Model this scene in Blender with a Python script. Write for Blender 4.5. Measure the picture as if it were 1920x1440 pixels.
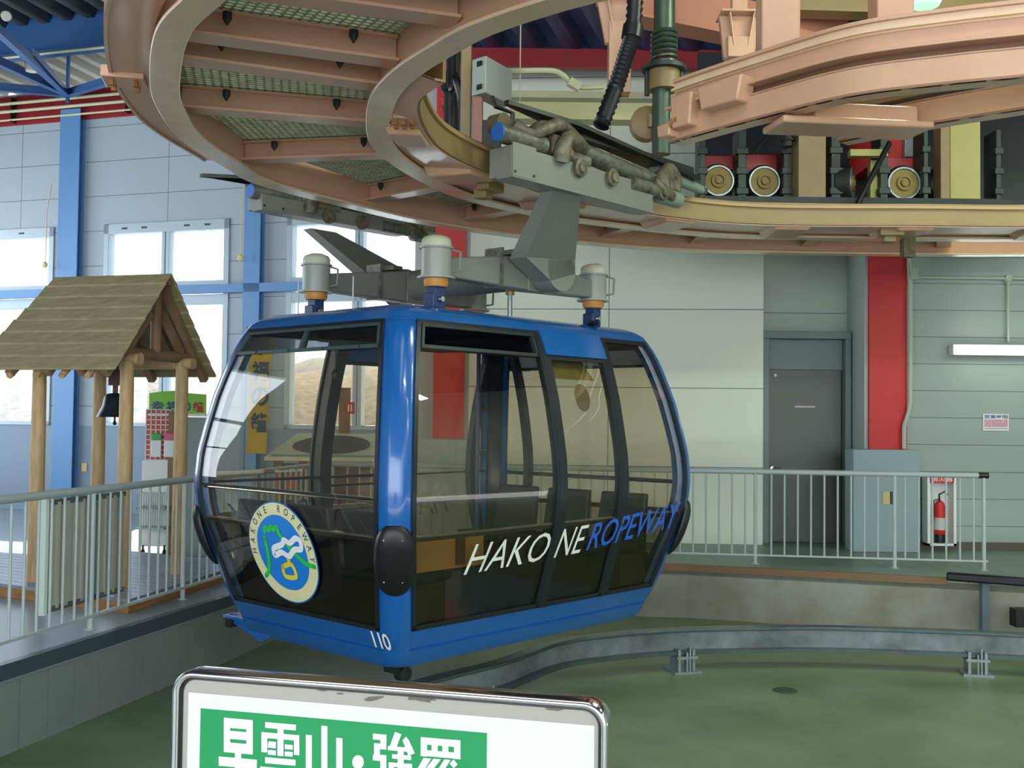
import bpy, math, random
from mathutils import Vector, Matrix
random.seed(7)
S = bpy.context.scene
COL = S.collection
for o in list(bpy.data.objects): bpy.data.objects.remove(o)
# ---------------------------------------------------------------- camera
FPX = 2000.0
PITCH, ROLL = math.radians(1.87), math.radians(0.64)
CAM = Vector((0, 0, 1.66))
_F = Vector((0, math.cos(PITCH), math.sin(PITCH)))
_U = Vector((0, -math.sin(PITCH), math.cos(PITCH)))
_X = Vector((1, 0, 0))
_R = _X*math.cos(ROLL) + _U*math.sin(ROLL)
_V = _U*math.cos(ROLL) - _X*math.sin(ROLL)
cd = bpy.data.cameras.new('camera'); cam = bpy.data.objects.new('camera', cd); COL.objects.link(cam)
cd.sensor_width = 36; cd.lens = 36*FPX/1920; cd.clip_end = 2000
m = Matrix((_R, _V, -_F)).transposed().to_4x4(); m.translation = CAM
cam.matrix_world = m
S.camera = cam
# ---------------------------------------------------------------- light and exposure
S.view_settings.view_transform = 'Standard'; S.view_settings.look = 'None'
S.view_settings.gamma = 1; S.view_settings.use_curve_mapping = False
S.view_settings.exposure = 0.0
W = bpy.data.worlds.new('world'); S.world = W; W.use_nodes = True
nt = W.node_tree; bg = nt.nodes['Background']
tc = nt.nodes.new('ShaderNodeTexCoord'); sp = nt.nodes.new('ShaderNodeSeparateXYZ'); cr = nt.nodes.new('ShaderNodeValToRGB')
nt.links.new(tc.outputs['Generated'], sp.inputs[0]); nt.links.new(sp.outputs[2], cr.inputs[0]); nt.links.new(cr.outputs[0], bg.inputs[0])
cr.color_ramp.elements[0].position = 0.0; cr.color_ramp.elements[0].color = (.93, .96, 1, 1)
cr.color_ramp.elements[1].position = 0.6; cr.color_ramp.elements[1].color = (.55, .74, 1, 1)
bg.inputs[1].default_value = 3.0
sd = bpy.data.lights.new('sun', 'SUN'); sun = bpy.data.objects.new('sun', sd); COL.objects.link(sun)
sd.energy = 14; sd.angle = math.radians(.6); sd.color = (1, .95, .86)
sun.rotation_euler = Vector((0.12, -.95, -.70)).to_track_quat('-Z', 'Y').to_euler()
def area(name, loc, direction, sx, sy, e, col):
    d = bpy.data.lights.new(name, 'AREA'); d.shape = 'RECTANGLE'; d.size = sx; d.size_y = sy; d.energy = e; d.color = col
    o = bpy.data.objects.new(name, d); COL.objects.link(o); o.location = loc
    o.rotation_euler = Vector(direction).to_track_quat('-Z', 'Y').to_euler(); return o
area('skylight_window_bay', (-12.6, 13.9, 3.3), (1, 0, 0), 9.8, 4.8, 450, (.72, .86, 1))
area('skylight_open_gable', (-1, -6.4, 3.6), (0.05, 1, -.05), 16, 5.0, 640, (.80, .93, 1))
for _i, (_x, _y) in enumerate(((3.0, 3.2), (6.4, 3.2), (9.8, 3.2), (3.6, 6.6), (7.0, 6.9), (10.2, 7.2))):
    area('hall_lamp_%d' % (_i+1), (_x, _y, 5.7), (-.05, .30, -1), 1.5, .16, 42 if _y < 5 else 88, (.90, 1, .76))
area('near_ceiling_fill', (-1.0, 2.8, 6.5), (.0, .35, -1), 5, 4, 110, (.95, 1, .88))  # broad unseen ceiling light added to fill the near hall
# ---------------------------------------------------------------- materials
def lin(c): return tuple((x/12.92 if x <= .04045 else ((x+.055)/1.055)**2.4) for x in [v/255 for v in c])
MC = {}
def mat(name, rgb, rough=.5, metal=0, var=.0, vscale=4, bump=0, bscale=60, rgb2=None, coat=0, emit=0, stretch=None, spec=.5):
    if name in MC: return MC[name]
    M = bpy.data.materials.new(name); M.use_nodes = True; n = M.node_tree.nodes; l = M.node_tree.links
    b = n['Principled BSDF']; c = (*lin(rgb), 1)
    b.inputs['Base Color'].default_value = c; b.inputs['Roughness'].default_value = rough; b.inputs['Metallic'].default_value = metal
    b.inputs['Coat Weight'].default_value = coat; b.inputs['Coat Roughness'].default_value = .08
    b.inputs['Specular IOR Level'].default_value = spec
    if emit:
        b.inputs['Emission Color'].default_value = c; b.inputs['Emission Strength'].default_value = emit
    if var or rgb2:
        t = n.new('ShaderNodeTexCoord'); mp = n.new('ShaderNodeMapping'); ns = n.new('ShaderNodeTexNoise'); r = n.new('ShaderNodeValToRGB')
        if stretch: mp.inputs['Scale'].default_value = stretch
        ns.inputs['Scale'].default_value = vscale; ns.inputs['Detail'].default_value = 6; ns.inputs['Roughness'].default_value = .62
        l.new(t.outputs['Object'], mp.inputs[0]); l.new(mp.outputs[0], ns.inputs[0]); l.new(ns.outputs[0], r.inputs[0])
        c2 = lin(rgb2) if rgb2 else tuple(v*(1-var) for v in c[:3])
        r.color_ramp.elements[0].position = .32; r.color_ramp.elements[1].position = .68
        r.color_ramp.elements[0].color = (*c2, 1); r.color_ramp.elements[1].color = c
        l.new(r.outputs[0], b.inputs['Base Color'])
    if bump:
        t2 = n.new('ShaderNodeTexCoord'); n2 = n.new('ShaderNodeTexNoise'); bp = n.new('ShaderNodeBump')
        n2.inputs['Scale'].default_value = bscale; bp.inputs['Strength'].default_value = bump; bp.inputs['Distance'].default_value = .01
        l.new(t2.outputs['Object'], n2.inputs[0]); l.new(n2.outputs[0], bp.inputs['Height']); l.new(bp.outputs[0], b.inputs['Normal'])
    MC[name] = M; return M
def glass(name, tint, rough=.0, fres=1.45, gl=1.0):
    M = bpy.data.materials.new(name); M.use_nodes = True; n = M.node_tree.nodes; l = M.node_tree.links
    n.remove(n['Principled BSDF']); out = n['Material Output']
    tr = n.new('ShaderNodeBsdfTransparent'); tr.inputs[0].default_value = (*tint, 1)
    g = n.new('ShaderNodeBsdfGlossy'); g.inputs['Roughness'].default_value = rough; g.inputs[0].default_value = (gl, gl, gl, 1)
    lw = n.new('ShaderNodeLayerWeight'); lw.inputs[0].default_value = .5; pw = n.new('ShaderNodeMath'); pw.operation = 'POWER'; pw.inputs[1].default_value = 5; l.new(lw.outputs['Facing'], pw.inputs[0])
    f = n.new('ShaderNodeMath'); f.operation = 'MULTIPLY_ADD'; r0 = ((fres-1)/(fres+1))**2; f.inputs[1].default_value = 1-r0; f.inputs[2].default_value = r0; l.new(pw.outputs[0], f.inputs[0]); mx = n.new('ShaderNodeMixShader')
    l.new(f.outputs[0], mx.inputs[0]); l.new(tr.outputs[0], mx.inputs[1]); l.new(g.outputs[0], mx.inputs[2]); l.new(mx.outputs[0], out.inputs[0])
    return M
def seam_mat(name, rgb, seam, sx, sz, ox=0, oz=0, axis='XZ', w=.012, rough=.6, var=.06, offset=False):
    """panel joints in object space: sx, sz are the panel sizes (0 = none)"""
    M = mat(name, rgb, rough, var=var, vscale=.8, bump=.05, bscale=30)
    n = M.node_tree.nodes; l = M.node_tree.links; b = n['Principled BSDF']
    src = b.inputs['Base Color'].links[0].from_socket
    t = n.new('ShaderNodeTexCoord'); s = n.new('ShaderNodeSeparateXYZ'); l.new(t.outputs['Object'], s.inputs[0])
    masks = []
    for ax, size, off in ((axis[0], sx, ox), (axis[1], sz, oz)):
        if not size: continue
        a = n.new('ShaderNodeMath'); a.operation = 'ADD'; a.inputs[1].default_value = off+1000*size; l.new(s.outputs['XYZ'.index(ax)], a.inputs[0])
        mo = n.new('ShaderNodeMath'); mo.operation = 'MODULO'; mo.inputs[1].default_value = size; l.new(a.outputs[0], mo.inputs[0])
        lt = n.new('ShaderNodeMath'); lt.operation = 'LESS_THAN'; lt.inputs[1].default_value = w; l.new(mo.outputs[0], lt.inputs[0]); masks.append(lt)
    mk = masks[0]
    if len(masks) > 1:
        mxn = n.new('ShaderNodeMath'); mxn.operation = 'MAXIMUM'; l.new(masks[0].outputs[0], mxn.inputs[0]); l.new(masks[1].outputs[0], mxn.inputs[1]); mk = mxn
    mx = n.new('ShaderNodeMix'); mx.data_type = 'RGBA'; l.new(mk.outputs[0], mx.inputs[0]); l.new(src, mx.inputs[6]); mx.inputs[7].default_value = (*lin(seam), 1)
    l.new(mx.outputs[2], b.inputs['Base Color']); return M
PINK = mat('pink_paint', (208, 163, 131), .32, var=.13, vscale=2.5, coat=.25)
PINK_OLIVE = mat('shade_toned_pink', (150, 127, 82), .45, var=.18, vscale=3)  # pink steel paint with the shade darkened into its colour
CREAM_EDGE = mat('worn_cream_paint', (228, 196, 160), .25, var=.12, vscale=6, coat=.3)
RUST = mat('rusty_bolt', (176, 120, 66), .7, rgb2=(120, 70, 35), vscale=30)
BLUE = mat('cabin_blue', (8, 90, 162), .22, coat=.8, spec=.6)
COLBLUE = mat('column_blue', (96, 142, 190), .45, var=.05)
DKBLUE = mat('girder_blue', (56, 98, 152), .5, var=.08)
RED = mat('red_paint', (205, 42, 38), .5, var=.04)
DKRED = mat('dark_red_paint', (150, 24, 34), .5, var=.1)
BLACK = mat('black_rubber', (22, 24, 26), .38, spec=.45)
GASK = mat('black_frame', (26, 32, 38), .3, spec=.5)
DKMET = mat('dark_machine_metal', (48, 54, 52), .5, metal=.5, var=.4, vscale=9)
GREYP = mat('hanger_grey_paint', (124, 127, 117), .38, var=.10, vscale=3)
GREYD = mat('greasy_grey_metal', (120, 126, 112), .42, metal=.2, rgb2=(70, 66, 52), vscale=14)
GALV = mat('galvanised_steel', (150, 158, 156), .4, metal=.6, var=.2, vscale=12)
CHROME = mat('chrome', (225, 218, 210), .12, metal=1)
CREAM = mat('cream_pipe', (200, 200, 160), .45)
WHITE = mat('white_paint', (232, 236, 230), .5)
RAILM = mat('railing_paint', (178, 190, 184), .42, var=.06)
ALU = mat('window_aluminium', (170, 184, 192), .4, metal=.1)
LOG = mat('log_wood', (204, 174, 126), .6, rgb2=(172, 138, 92), vscale=5, stretch=(6, 6, .8))
ROOFW = mat('roof_plank_wood', (158, 148, 108), .65, rgb2=(132, 122, 86), vscale=5, stretch=(.6, 5, 5))
DARKW = mat('beam_wood', (152, 120, 86), .65, rgb2=(122, 94, 66), vscale=5)
GREEN = mat('sign_green', (30, 150, 80), .4)
NAVY = mat('interior_navy', (24, 40, 66), .5)
# ---------------------------------------------------------------- mesh helpers
def cross_frame(d, up=Vector((0, 0, 1))):
    d = d.normalized()
    if abs(d.dot(up)) > .98: up = Vector((1, 0, 0))
    s = d.cross(up).normalized(); return s, s.cross(d).normalized()
class MB:
    def __init__(s): s.v = []; s.f = []; s.mi = []; s.cur = 0
    def mat(s, i): s.cur = i; return s
    def add(s, vs, fs):
        b = len(s.v); s.v += [Vector(p) for p in vs]; s.f += [tuple(b+i for i in f) for f in fs]; s.mi += [s.cur]*len(fs); return s
    def hexa(s, p):   # 8 points: bottom 4, top 4
        return s.add(p, [(3, 2, 1, 0), (4, 5, 6, 7), (0, 1, 5, 4), (1, 2, 6, 5), (2, 3, 7, 6), (3, 0, 4, 7)])
    def box(s, x0, x1, y0, y1, z0, z1):
        return s.hexa([(x0, y0, z0), (x1, y0, z0), (x1, y1, z0), (x0, y1, z0), (x0, y0, z1), (x1, y0, z1), (x1, y1, z1), (x0, y1, z1)])
    def obox(s, c, ax, ay, az):  # centre and three half-axis vectors
        c = Vector(c); ax = Vector(ax); ay = Vector(ay); az = Vector(az)
        return s.hexa([c-ax-ay-az, c+ax-ay-az, c+ax+ay-az, c-ax+ay-az, c-ax-ay+az, c+ax-ay+az, c+ax+ay+az, c-ax+ay+az])
    def bar(s, p0, p1, w, h, w1=None, h1=None, up=(0, 0, 1)):
        p0 = Vector(p0); p1 = Vector(p1); a, b = cross_frame(p1-p0, Vector(up)); w1 = w if w1 is None else w1; h1 = h if h1 is None else h1
        r = []
        for p, ww, hh in ((p0, w, h), (p1, w1, h1)):
            r.append([p-a*ww/2-b*hh/2, p+a*ww/2-b*hh/2, p+a*ww/2+b*hh/2, p-a*ww/2+b*hh/2])
        return s.hexa(r[0]+r[1])
    def tube(s, pts, r, n=12, cap=True):
        pts = [Vector(p) for p in pts]; rs = r if isinstance(r, (list, tuple)) else [r]*len(pts); rings = []
        prev = None
        for i, p in enumerate(pts):
            d = (pts[min(i+1, len(pts)-1)]-pts[max(i-1, 0)])
            if prev is None: a, b = cross_frame(d)
            else:
                a = prev - d.normalized()*prev.dot(d.normalized()); a.normalize(); b = a.cross(d.normalized())
            prev = a; rings.append([p+(a*math.cos(2*math.pi*k/n)+b*math.sin(2*math.pi*k/n))*rs[i] for k in range(n)])
        vs = [q for rg in rings for q in rg]; fs = []
        for i in range(len(pts)-1):
            for k in range(n): fs.append((i*n+k, i*n+(k+1) % n, (i+1)*n+(k+1) % n, (i+1)*n+k))
        if cap: fs.append(tuple(range(n-1, -1, -1))); fs.append(tuple((len(pts)-1)*n+k for k in range(n)))
        return s.add(vs, fs)
    def lathe(s, c, prof, n=24, axis=(0, 0, 1)):
        c = Vector(c); ax = Vector(axis).normalized(); a, b = cross_frame(ax); vs = []; fs = []
        for r, z in prof:
            for k in range(n): vs.append(c+ax*z+(a*math.cos(2*math.pi*k/n)+b*math.sin(2*math.pi*k/n))*max(r, 1e-4))
        for i in range(len(prof)-1):
            for k in range(n): fs.append((i*n+k, i*n+(k+1) % n, (i+1)*n+(k+1) % n, (i+1)*n+k))
        fs.append(tuple(range(n-1, -1, -1))); fs.append(tuple((len(prof)-1)*n+k for k in range(n)))
        return s.add(vs, fs)
    def prism(s, poly, t):
        t = Vector(t); n = len(poly); poly = [Vector(p) for p in poly]
        return s.add(poly+[p+t for p in poly], [tuple(range(n-1, -1, -1)), tuple(range(n, 2*n))]+[(i, (i+1) % n, n+(i+1) % n, n+i) for i in range(n)])
    RS = 1.0
    def sweep(s, path, o0, o1, z0, z1):  # rectangle carried along a plan path, o = offset to the left of travel
        o0 *= MB.RS; o1 *= MB.RS; z0 *= MB.RS; z1 *= MB.RS
        n = len(path); vs = []; fs = []
        for i, p in enumerate(path):
            d = path[min(i+1, n-1)]-path[max(i-1, 0)]; d = Vector((d.x, d.y, 0)).normalized(); l = Vector((-d.y, d.x, 0))
            for o, z in ((o0, z0), (o1, z0), (o1, z1), (o0, z1)): q = p+l*o; vs.append(Vector((q.x, q.y, p.z+z)))
        for i in range(n-1):
            for k in range(4): fs.append((i*4+k, i*4+(k+1) % 4, (i+1)*4+(k+1) % 4, (i+1)*4+k))
        fs.append((3, 2, 1, 0)); fs.append(tuple((n-1)*4+k for k in range(4)))
        return s.add(vs, fs)
    def build(s, name, mats, parent=None, bevel=0, smooth=35, local=False, seg=2):
        import bmesh
        me = bpy.data.meshes.new(name)
        root = parent
        while root and root.parent: root = root.parent
        if parent: off = Vector((0, 0, 0)) if local else root.location.copy()
        else:
            xs = [v.x for v in s.v]; ys = [v.y for v in s.v]; zs = [v.z for v in s.v]
            off = Vector(((min(xs)+max(xs))/2, (min(ys)+max(ys))/2, min(zs)))
        me.from_pydata([tuple(v-off) for v in s.v], [], s.f)
        for k, mm in enumerate(mats if isinstance(mats, (list, tuple)) else [mats]): me.materials.append(mm)
        for i, p in enumerate(me.polygons): p.material_index = s.mi[i]
        bm = bmesh.new(); bm.from_mesh(me); bmesh.ops.recalc_face_normals(bm, faces=bm.faces); bm.to_mesh(me); bm.free()
        me.shade_smooth()
        me.set_sharp_from_angle(angle=math.radians(smooth))
        o = bpy.data.objects.new(name, me); COL.objects.link(o)
        if parent: o.parent = parent
        else: o.location = off
        if bevel:
            bv = o.modifiers.new('bevel', 'BEVEL'); bv.width = bevel; bv.segments = seg; bv.limit_method = 'ANGLE'; bv.angle_limit = math.radians(40); bv.harden_normals = False
        return o
def tag(o, label=None, cat=None, group=None, kind=None):
    if label: o['label'] = label
    if cat: o['category'] = cat
    if group: o['group'] = group
    if kind: o['kind'] = kind
    return o
def thing(name, loc, label, cat, group=None, rz=0):
    o = bpy.data.objects.new(name, None); COL.objects.link(o); o.location = loc; o.rotation_euler = (0, 0, rz); o.empty_display_size = .2
    return tag(o, label, cat, group)
def copy_tree(o, parent=None):
    c = o.copy(); COL.objects.link(c); c.parent = parent
    for ch in list(o.children): copy_tree(ch, c)
    return c
def at(px, py, z=None, Y=None):
    """point of the place seen at a photo position, on height z or at distance Y"""
    d = _F*FPX + _R*(px-960) - _V*(py-720)
    t = (z-CAM.z)/d.z if z is not None else Y/d.y
    return CAM + d*t
def smoothpath(pts, n=8, z=None):
    pts = [Vector(p) for p in pts]; out = []
    for i in range(len(pts)-1):
        p0 = pts[max(i-1, 0)]; p1 = pts[i]; p2 = pts[i+1]; p3 = pts[min(i+2, len(pts)-1)]
        for k in range(n):
            t = k/n; out.append(.5*((2*p1)+(p2-p0)*t+(2*p0-5*p1+4*p2-p3)*t*t+(3*p1-p0-3*p2+p3)*t**3))
    out.append(pts[-1]); return out
def text_geo(txt, size=1, offset=0, shear=0, spacing=1):
    cu = bpy.data.curves.new('lettering', 'FONT'); cu.body = txt; cu.size = size; cu.offset = offset; cu.shear = shear; cu.space_character = spacing
    cu.resolution_u = 3; cu.align_x = 'LEFT'
    o = bpy.data.objects.new('lettering', cu); COL.objects.link(o)
    bpy.context.view_layer.update()
    me = o.evaluated_get(bpy.context.evaluated_depsgraph_get()).to_mesh()
    vs = [v.co.copy() for v in me.vertices]; fs = [tuple(p.vertices) for p in me.polygons]
    o.evaluated_get(bpy.context.evaluated_depsgraph_get()).to_mesh_clear()
    bpy.data.objects.remove(o); bpy.data.curves.remove(cu)
    return vs, fs
def text_fit(txt, w=None, h=None, **k):
    vs, fs = text_geo(txt, **k)
    if not vs: return vs, fs
    x0 = min(v.x for v in vs); x1 = max(v.x for v in vs); y0 = min(v.y for v in vs); y1 = max(v.y for v in vs)
    sx = w/(x1-x0) if w else 1; sy = h/(y1-y0) if h else sx
    if not w: sx = sy
    return [Vector(((v.x-x0)*sx, (v.y-y0)*sy, 0)) for v in vs], fs
def place_text(txt, name, mt, parent, origin, ux, uy, w=None, h=None, local=False, **k):
    vs, fs = text_fit(txt, w, h, **k); mb = MB(); o = Vector(origin); ux = Vector(ux).normalized(); uy = Vector(uy).normalized()
    mb.add([o+ux*v.x+uy*v.y for v in vs], fs)
    return mb.build(name, mt, parent, local=local)
# ================================================================ SETTING
# wall with windows on the left: runs along WD, its inside faces WN
WA = Vector((-8.46, 18.6, 0)); WB = Vector((-.94, 16.3, 0)); WD = (WB-WA).normalized(); WN = Vector((WD.y, -WD.x, 0))
if WN.y > 0: WN = -WN
def wall_s(px, z=2):
    d = _F*FPX + _R*(px-960); d.z = 0
    # intersection of the ray with the wall plane
    n = WN; t = (WA-Vector((0, 0, 0))).dot(n)/d.dot(n); return (d*t-WA).dot(WD)
WALL_L = seam_mat('white_wall_panels', (164, 175, 184), (100, 110, 120), 3.0, .60, ox=-wall_s(307), oz=.01, w=.012, var=.03)
WALL_LOW = mat('grey_dado_panel', (134, 150, 166), .6, var=.05, vscale=1)
def wall_box(mb, s0, s1, z0, z1, t0=0, t1=.22):
    a = WA+WD*s0-WN*t0; b = WA+WD*s1-WN*t0; c = WA+WD*s1-WN*t1; d = WA+WD*s0-WN*t1
    mb.hexa([a+Vector((0, 0, z0)), b+Vector((0, 0, z0)), c+Vector((0, 0, z0)), d+Vector((0, 0, z0)),
             a+Vector((0, 0, z1)), b+Vector((0, 0, z1)), c+Vector((0, 0, z1)), d+Vector((0, 0, z1))])
WINS = [(-9.0, wall_s(-330)), (wall_s(-230), wall_s(96)), (wall_s(190), wall_s(426)), (wall_s(534), wall_s(812))]
SILL, HEAD = 1.46, 4.90
wroot = bpy.data.objects.new('wall_left', None); COL.objects.link(wroot); wroot.location = WA; wroot.rotation_euler = (0, 0, math.atan2(WD.y, WD.x)); wroot['kind'] = 'structure'
def wl(mb, s0, s1, z0, z1, t0=0, t1=.22): mb.box(s0, s1, t0, t1, z0, z1)   # wall-local: +y is outwards
mb = MB(); prev = -12.0
for a, b in WINS:
    wl(mb, prev, a, SILL, HEAD); prev = b
wl(mb, prev, 8.6, SILL, HEAD); wl(mb, -12, 8.6, HEAD, 7.3)
mb.build('wall_panel', WALL_L, wroot, local=True)
mb = MB(); wl(mb, -12, 8.6, 0, SILL); mb.build('dado', WALL_LOW, wroot, local=True)
mb = MB(); wl(mb, -12, 8.6, 6.74, 7.25, -.05, 0); o = mb.build('trim_red', DKRED, wroot, local=True)
GLZ = glass('window_glass', (.93, .96, .97))
wi = 0
for a, b in WINS:
    wi += 1
    w = bpy.data.objects.new('window_%d' % wi, None); COL.objects.link(w); w.location = WA+WD*a+Vector((0, 0, SILL)); w.rotation_euler = wroot.rotation_euler; w['kind'] = 'structure'
    L = b-a; H = HEAD-SILL; mb = MB(); f = .10
    mb.box(0, L, -.03, .14, 0, .07); mb.box(0, L, -.03, .14, H-.17, H); mb.box(0, f, -.03, .14, 0, H); mb.box(L-f, L, -.03, .14, 0, H)
    nm = 2; 
    for k in range(1, nm): x = L*k/nm; mb.box(x-.075, x-.01, -.02, .12, 0, H); mb.box(x+.01, x+.075, -.02, .12, 0, H)
    zt = 2.36; mb.box(0, L, -.02, .12, zt-.07, zt+.07); mb.box(0, L, -.02, .12, zt-.33, zt-.16)
    mb.build('window_frame', ALU, w, local=True, bevel=.006)
    for k in range(nm):
        for z0, z1 in ((.07, zt-.33), (zt+.07, H-.17)):
            g = MB(); g.box(L*k/nm+.07, L*(k+1)/nm-.07, .05, .056, z0, z1); g.build('pane', GLZ, w, local=True)
    g = MB()
    for k in range(nm):
        for q in (.3, .62): g.box(L*k/nm+L/nm*q, L*k/nm+L/nm*q+.10, -.04, -.03, H-.10, H-.07)
    g.build('latch', mat('dark_latch', (50, 55, 60)), w, local=True)
mb = MB(); mb.box(wall_s(440), 8.4, .25, 3.9, 5.6, 5.7); mb.box(wall_s(440), 8.4, 3.75, 3.9, 5.5, 5.7); mb.build('added_sun_blocker', ALU, wroot, local=True)  # unseen outdoor slab added to keep sun off the floor behind the cabin
# outside: sky, terrace, wooded hill
def hill(name, d0, base, amp, seed, c1, c2, x0=-260, x1=200):
    mb = MB(); rnd = random.Random(seed); n = 160; ph = [rnd.uniform(0, 6.28) for _ in range(6)]
    vs = []; fs = []
    for i in range(n+1):
        x = x0+(x1-x0)*i/n
        h = base+amp*(math.sin(x*.018+ph[0])+.5*math.sin(x*.047+ph[1])+.25*math.sin(x*.12+ph[2])+.14*math.sin(x*.31+ph[3])+.10*math.sin(x*.7+ph[4]))
        for j in range(7):
            t = j/6; vs.append(Vector((x, d0+t*70, -22+(h+22)*math.sin(t*math.pi/2)+rnd.uniform(-.25, .25)*(j > 0))))
    for i in range(n):
        for j in range(6): a = i*7+j; fs.append((a, a+7, a+8, a+1))
    mb.add(vs, fs); o = mb.build(name, mat(name+'_scrub', c1, .95, rgb2=c2, vscale=.7, bump=.4, bscale=1.2), smooth=80)
    o['kind'] = 'structure'; return o
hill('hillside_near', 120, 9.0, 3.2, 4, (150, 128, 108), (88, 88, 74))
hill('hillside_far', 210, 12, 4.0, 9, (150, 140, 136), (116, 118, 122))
g = MB(); g.box(-60, 60, 19.2, 60, -.9, -.6); tag(g.build('terrace_ground', mat('terrace', (190, 188, 180), .9)), kind='structure')
# blue wall columns
def wall_col(px0, px1, t=.16, name='wall_column', z1=6.9):
    s0, s1 = wall_s(px0), wall_s(px1); mb = MB()
    fl = .018; 
    mb.box(s0, s1, -t, -t+fl, 0, z1); mb.box((s0+s1)/2-.01, (s0+s1)/2+.01, -t+fl, -fl, 0, z1); mb.box(s0, s1, -fl, -.001, 0, z1)
    o = bpy.data.objects.new(name, None); COL.objects.link(o); o.location = WA; o.rotation_euler = wroot.rotation_euler
    mb.build('column_flange', COLBLUE, o, local=True)
    return o
o = wall_col(113, 150); tag(o, 'tall blue steel column on the window wall left of the log shelter roof', 'column')
o = wall_col(462, 492); tag(o, 'tall blue steel column on the window wall behind the cabin corner', 'column')
# blue tie rail crossing the windows at column height
mb = MB(); wl(mb, wall_s(-200), wall_s(800), 3.66, 3.80, -.16, -.06); o = mb.build('window_tie_rail', COLBLUE); 
o.matrix_world = wroot.matrix_world; o.location = WA; o.rotation_euler = wroot.rotation_euler
# (vertices were centred on their own box; rebuild the offset)
_c = [v for v in mb.v]; xs = [v.x for v in _c]; ys = [v.y for v in _c]; zs = [v.z for v in _c]
_m = Vector(((min(xs)+max(xs))/2, (min(ys)+max(ys))/2, min(zs)))
o.location = WA + WD*_m.x + Vector((-WD.y, WD.x, 0))*_m.y + Vector((0, 0, _m.z))
tag(o, 'light blue horizontal steel rail running across the windows', 'rail')
# detectors and cable drops on blue columns
for px, n in ((106, 'left'), (468, 'right')):
    s = wall_s(px); z = 4.19; p = WA+WD*s+WN*.34
    mb = MB(); mb.lathe(p+Vector((0, 0, z)), [(.05, 0), (.055, .02), (.03, .05)], 12, axis=WN); mb.tube([p+Vector((0, 0, z)), p+Vector((0, 0, z+.9)), p+WN*-.1+Vector((0, 0, z+1.4))], .008, 6)
    tag(mb.build('wall_detector', mat('old_cream', (210, 195, 130), .5)), 'small round cream detector with wire on the %s blue wall column' % n, 'detector')
# conduits along the red band
for k, z in enumerate((6.80, 6.95, 7.09)):
    mb = MB(); mb.tube([WA+WD*-11+WN*.16+Vector((0, 0, z)), WA+WD*7.2+WN*.16+Vector((0, 0, z))], .028 if k else .018, 8)
    tag(mb.build('conduit_pipe', CREAM), ('lowest thin cream conduit on the red band', 'middle cream conduit on the red band', 'topmost cream conduit on the red band')[k]+' above the windows', 'pipe', 'cream conduits on the red band')
for sx in (wall_s(20), wall_s(235)):
    mb = MB(); p = WA+WD*sx+WN*.1; mb.obox(p+Vector((0, 0, 6.98)), WD*.012, WN*.07, Vector((0, 0, .22))); tag(mb.build('conduit_bracket', DKMET), 'dark bracket holding the cream conduits to the red band', 'bracket', 'conduit brackets on the red band')
# small pale switch plate on dado (left)
mb = MB(); s = wall_s(163); mb.obox(WA+WD*s+WN*.012+Vector((0, 0, 1.66-(880-777)*.0088)), WD*.05, WN*.012, Vector((0, 0, .07)))
tag(mb.build('wall_socket', mat('old_cream', (210, 195, 130))), 'small cream socket plate low on the grey wall beside the blue column', 'socket')
# ---- right back wall
YW = 14.6
WALL_R = seam_mat('pale_wall_panels', (236, 240, 222), (120, 128, 122), 2.75, 1.075, ox=-.08, oz=.05, w=.012)
def vwall(name, pts, z0, z1, mt, t=.2):
    mb = MB(); n = len(pts)
    for i in range(n-1):
        a = Vector(pts[i]); b = Vector(pts[i+1]); d = (b-a).normalized(); nn = Vector((-d.y, d.x, 0))*t
        if nn.y < 0: nn = -nn
        mb.hexa([a+Vector((0, 0, z0)), b+Vector((0, 0, z0)), b+nn+Vector((0, 0, z0)), a+nn+Vector((0, 0, z0)), a+Vector((0, 0, z1)), b+Vector((0, 0, z1)), b+nn+Vector((0, 0, z1)), a+nn+Vector((0, 0, z1))])
    o = mb.build(name, mt); o['kind'] = 'structure'; return o
XC = at(1431, 700, Y=14.45).x; XD = at(1599, 700, Y=14.6).x; XE = at(1628, 700, Y=14.1).x; XF = at(1698, 700, Y=14.1).x
vwall('wall_back', [(-.95, 15.0, 0), (-.95, 14.8, 0), (XC, 14.45, 0)], 0, 7.3, WALL_R)
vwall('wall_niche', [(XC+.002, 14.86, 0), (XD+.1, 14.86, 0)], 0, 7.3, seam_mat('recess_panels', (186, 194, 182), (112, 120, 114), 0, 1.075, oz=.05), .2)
mb = MB(); mb.box(XC-.05, XC, 14.46, 15.0, 0, 7.3); tag(mb.build('wall_return', WALL_R), kind='structure')
WALL_R2 = seam_mat('grey_siding', (158, 172, 164), (96, 108, 104), 0, .3575, oz=-.303, w=.010)
mb = MB(); mb.box(XD, XE+.02, 14.12, 15.0, 0, 7.3); tag(mb.build('wall_pier', mat('pier_paint', (180, 190, 184), .6)), kind='structure')
vwall('wall_right', [(XE, 14.16, 0), (13, 14.16, 0)], 0, 7.3, WALL_R2)
mb = MB(); mb.box(XF+.02, 13, 14.10, 14.16, 0, .10); tag(mb.build('baseboard_right', mat('baseboard', (92, 82, 68))), kind='structure')
vwall('wall_east', [(12.8, 14.2, 0), (12.8, -7, 0)], 0, 7.3, mat('side_wall', (180, 188, 184), .7))
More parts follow.
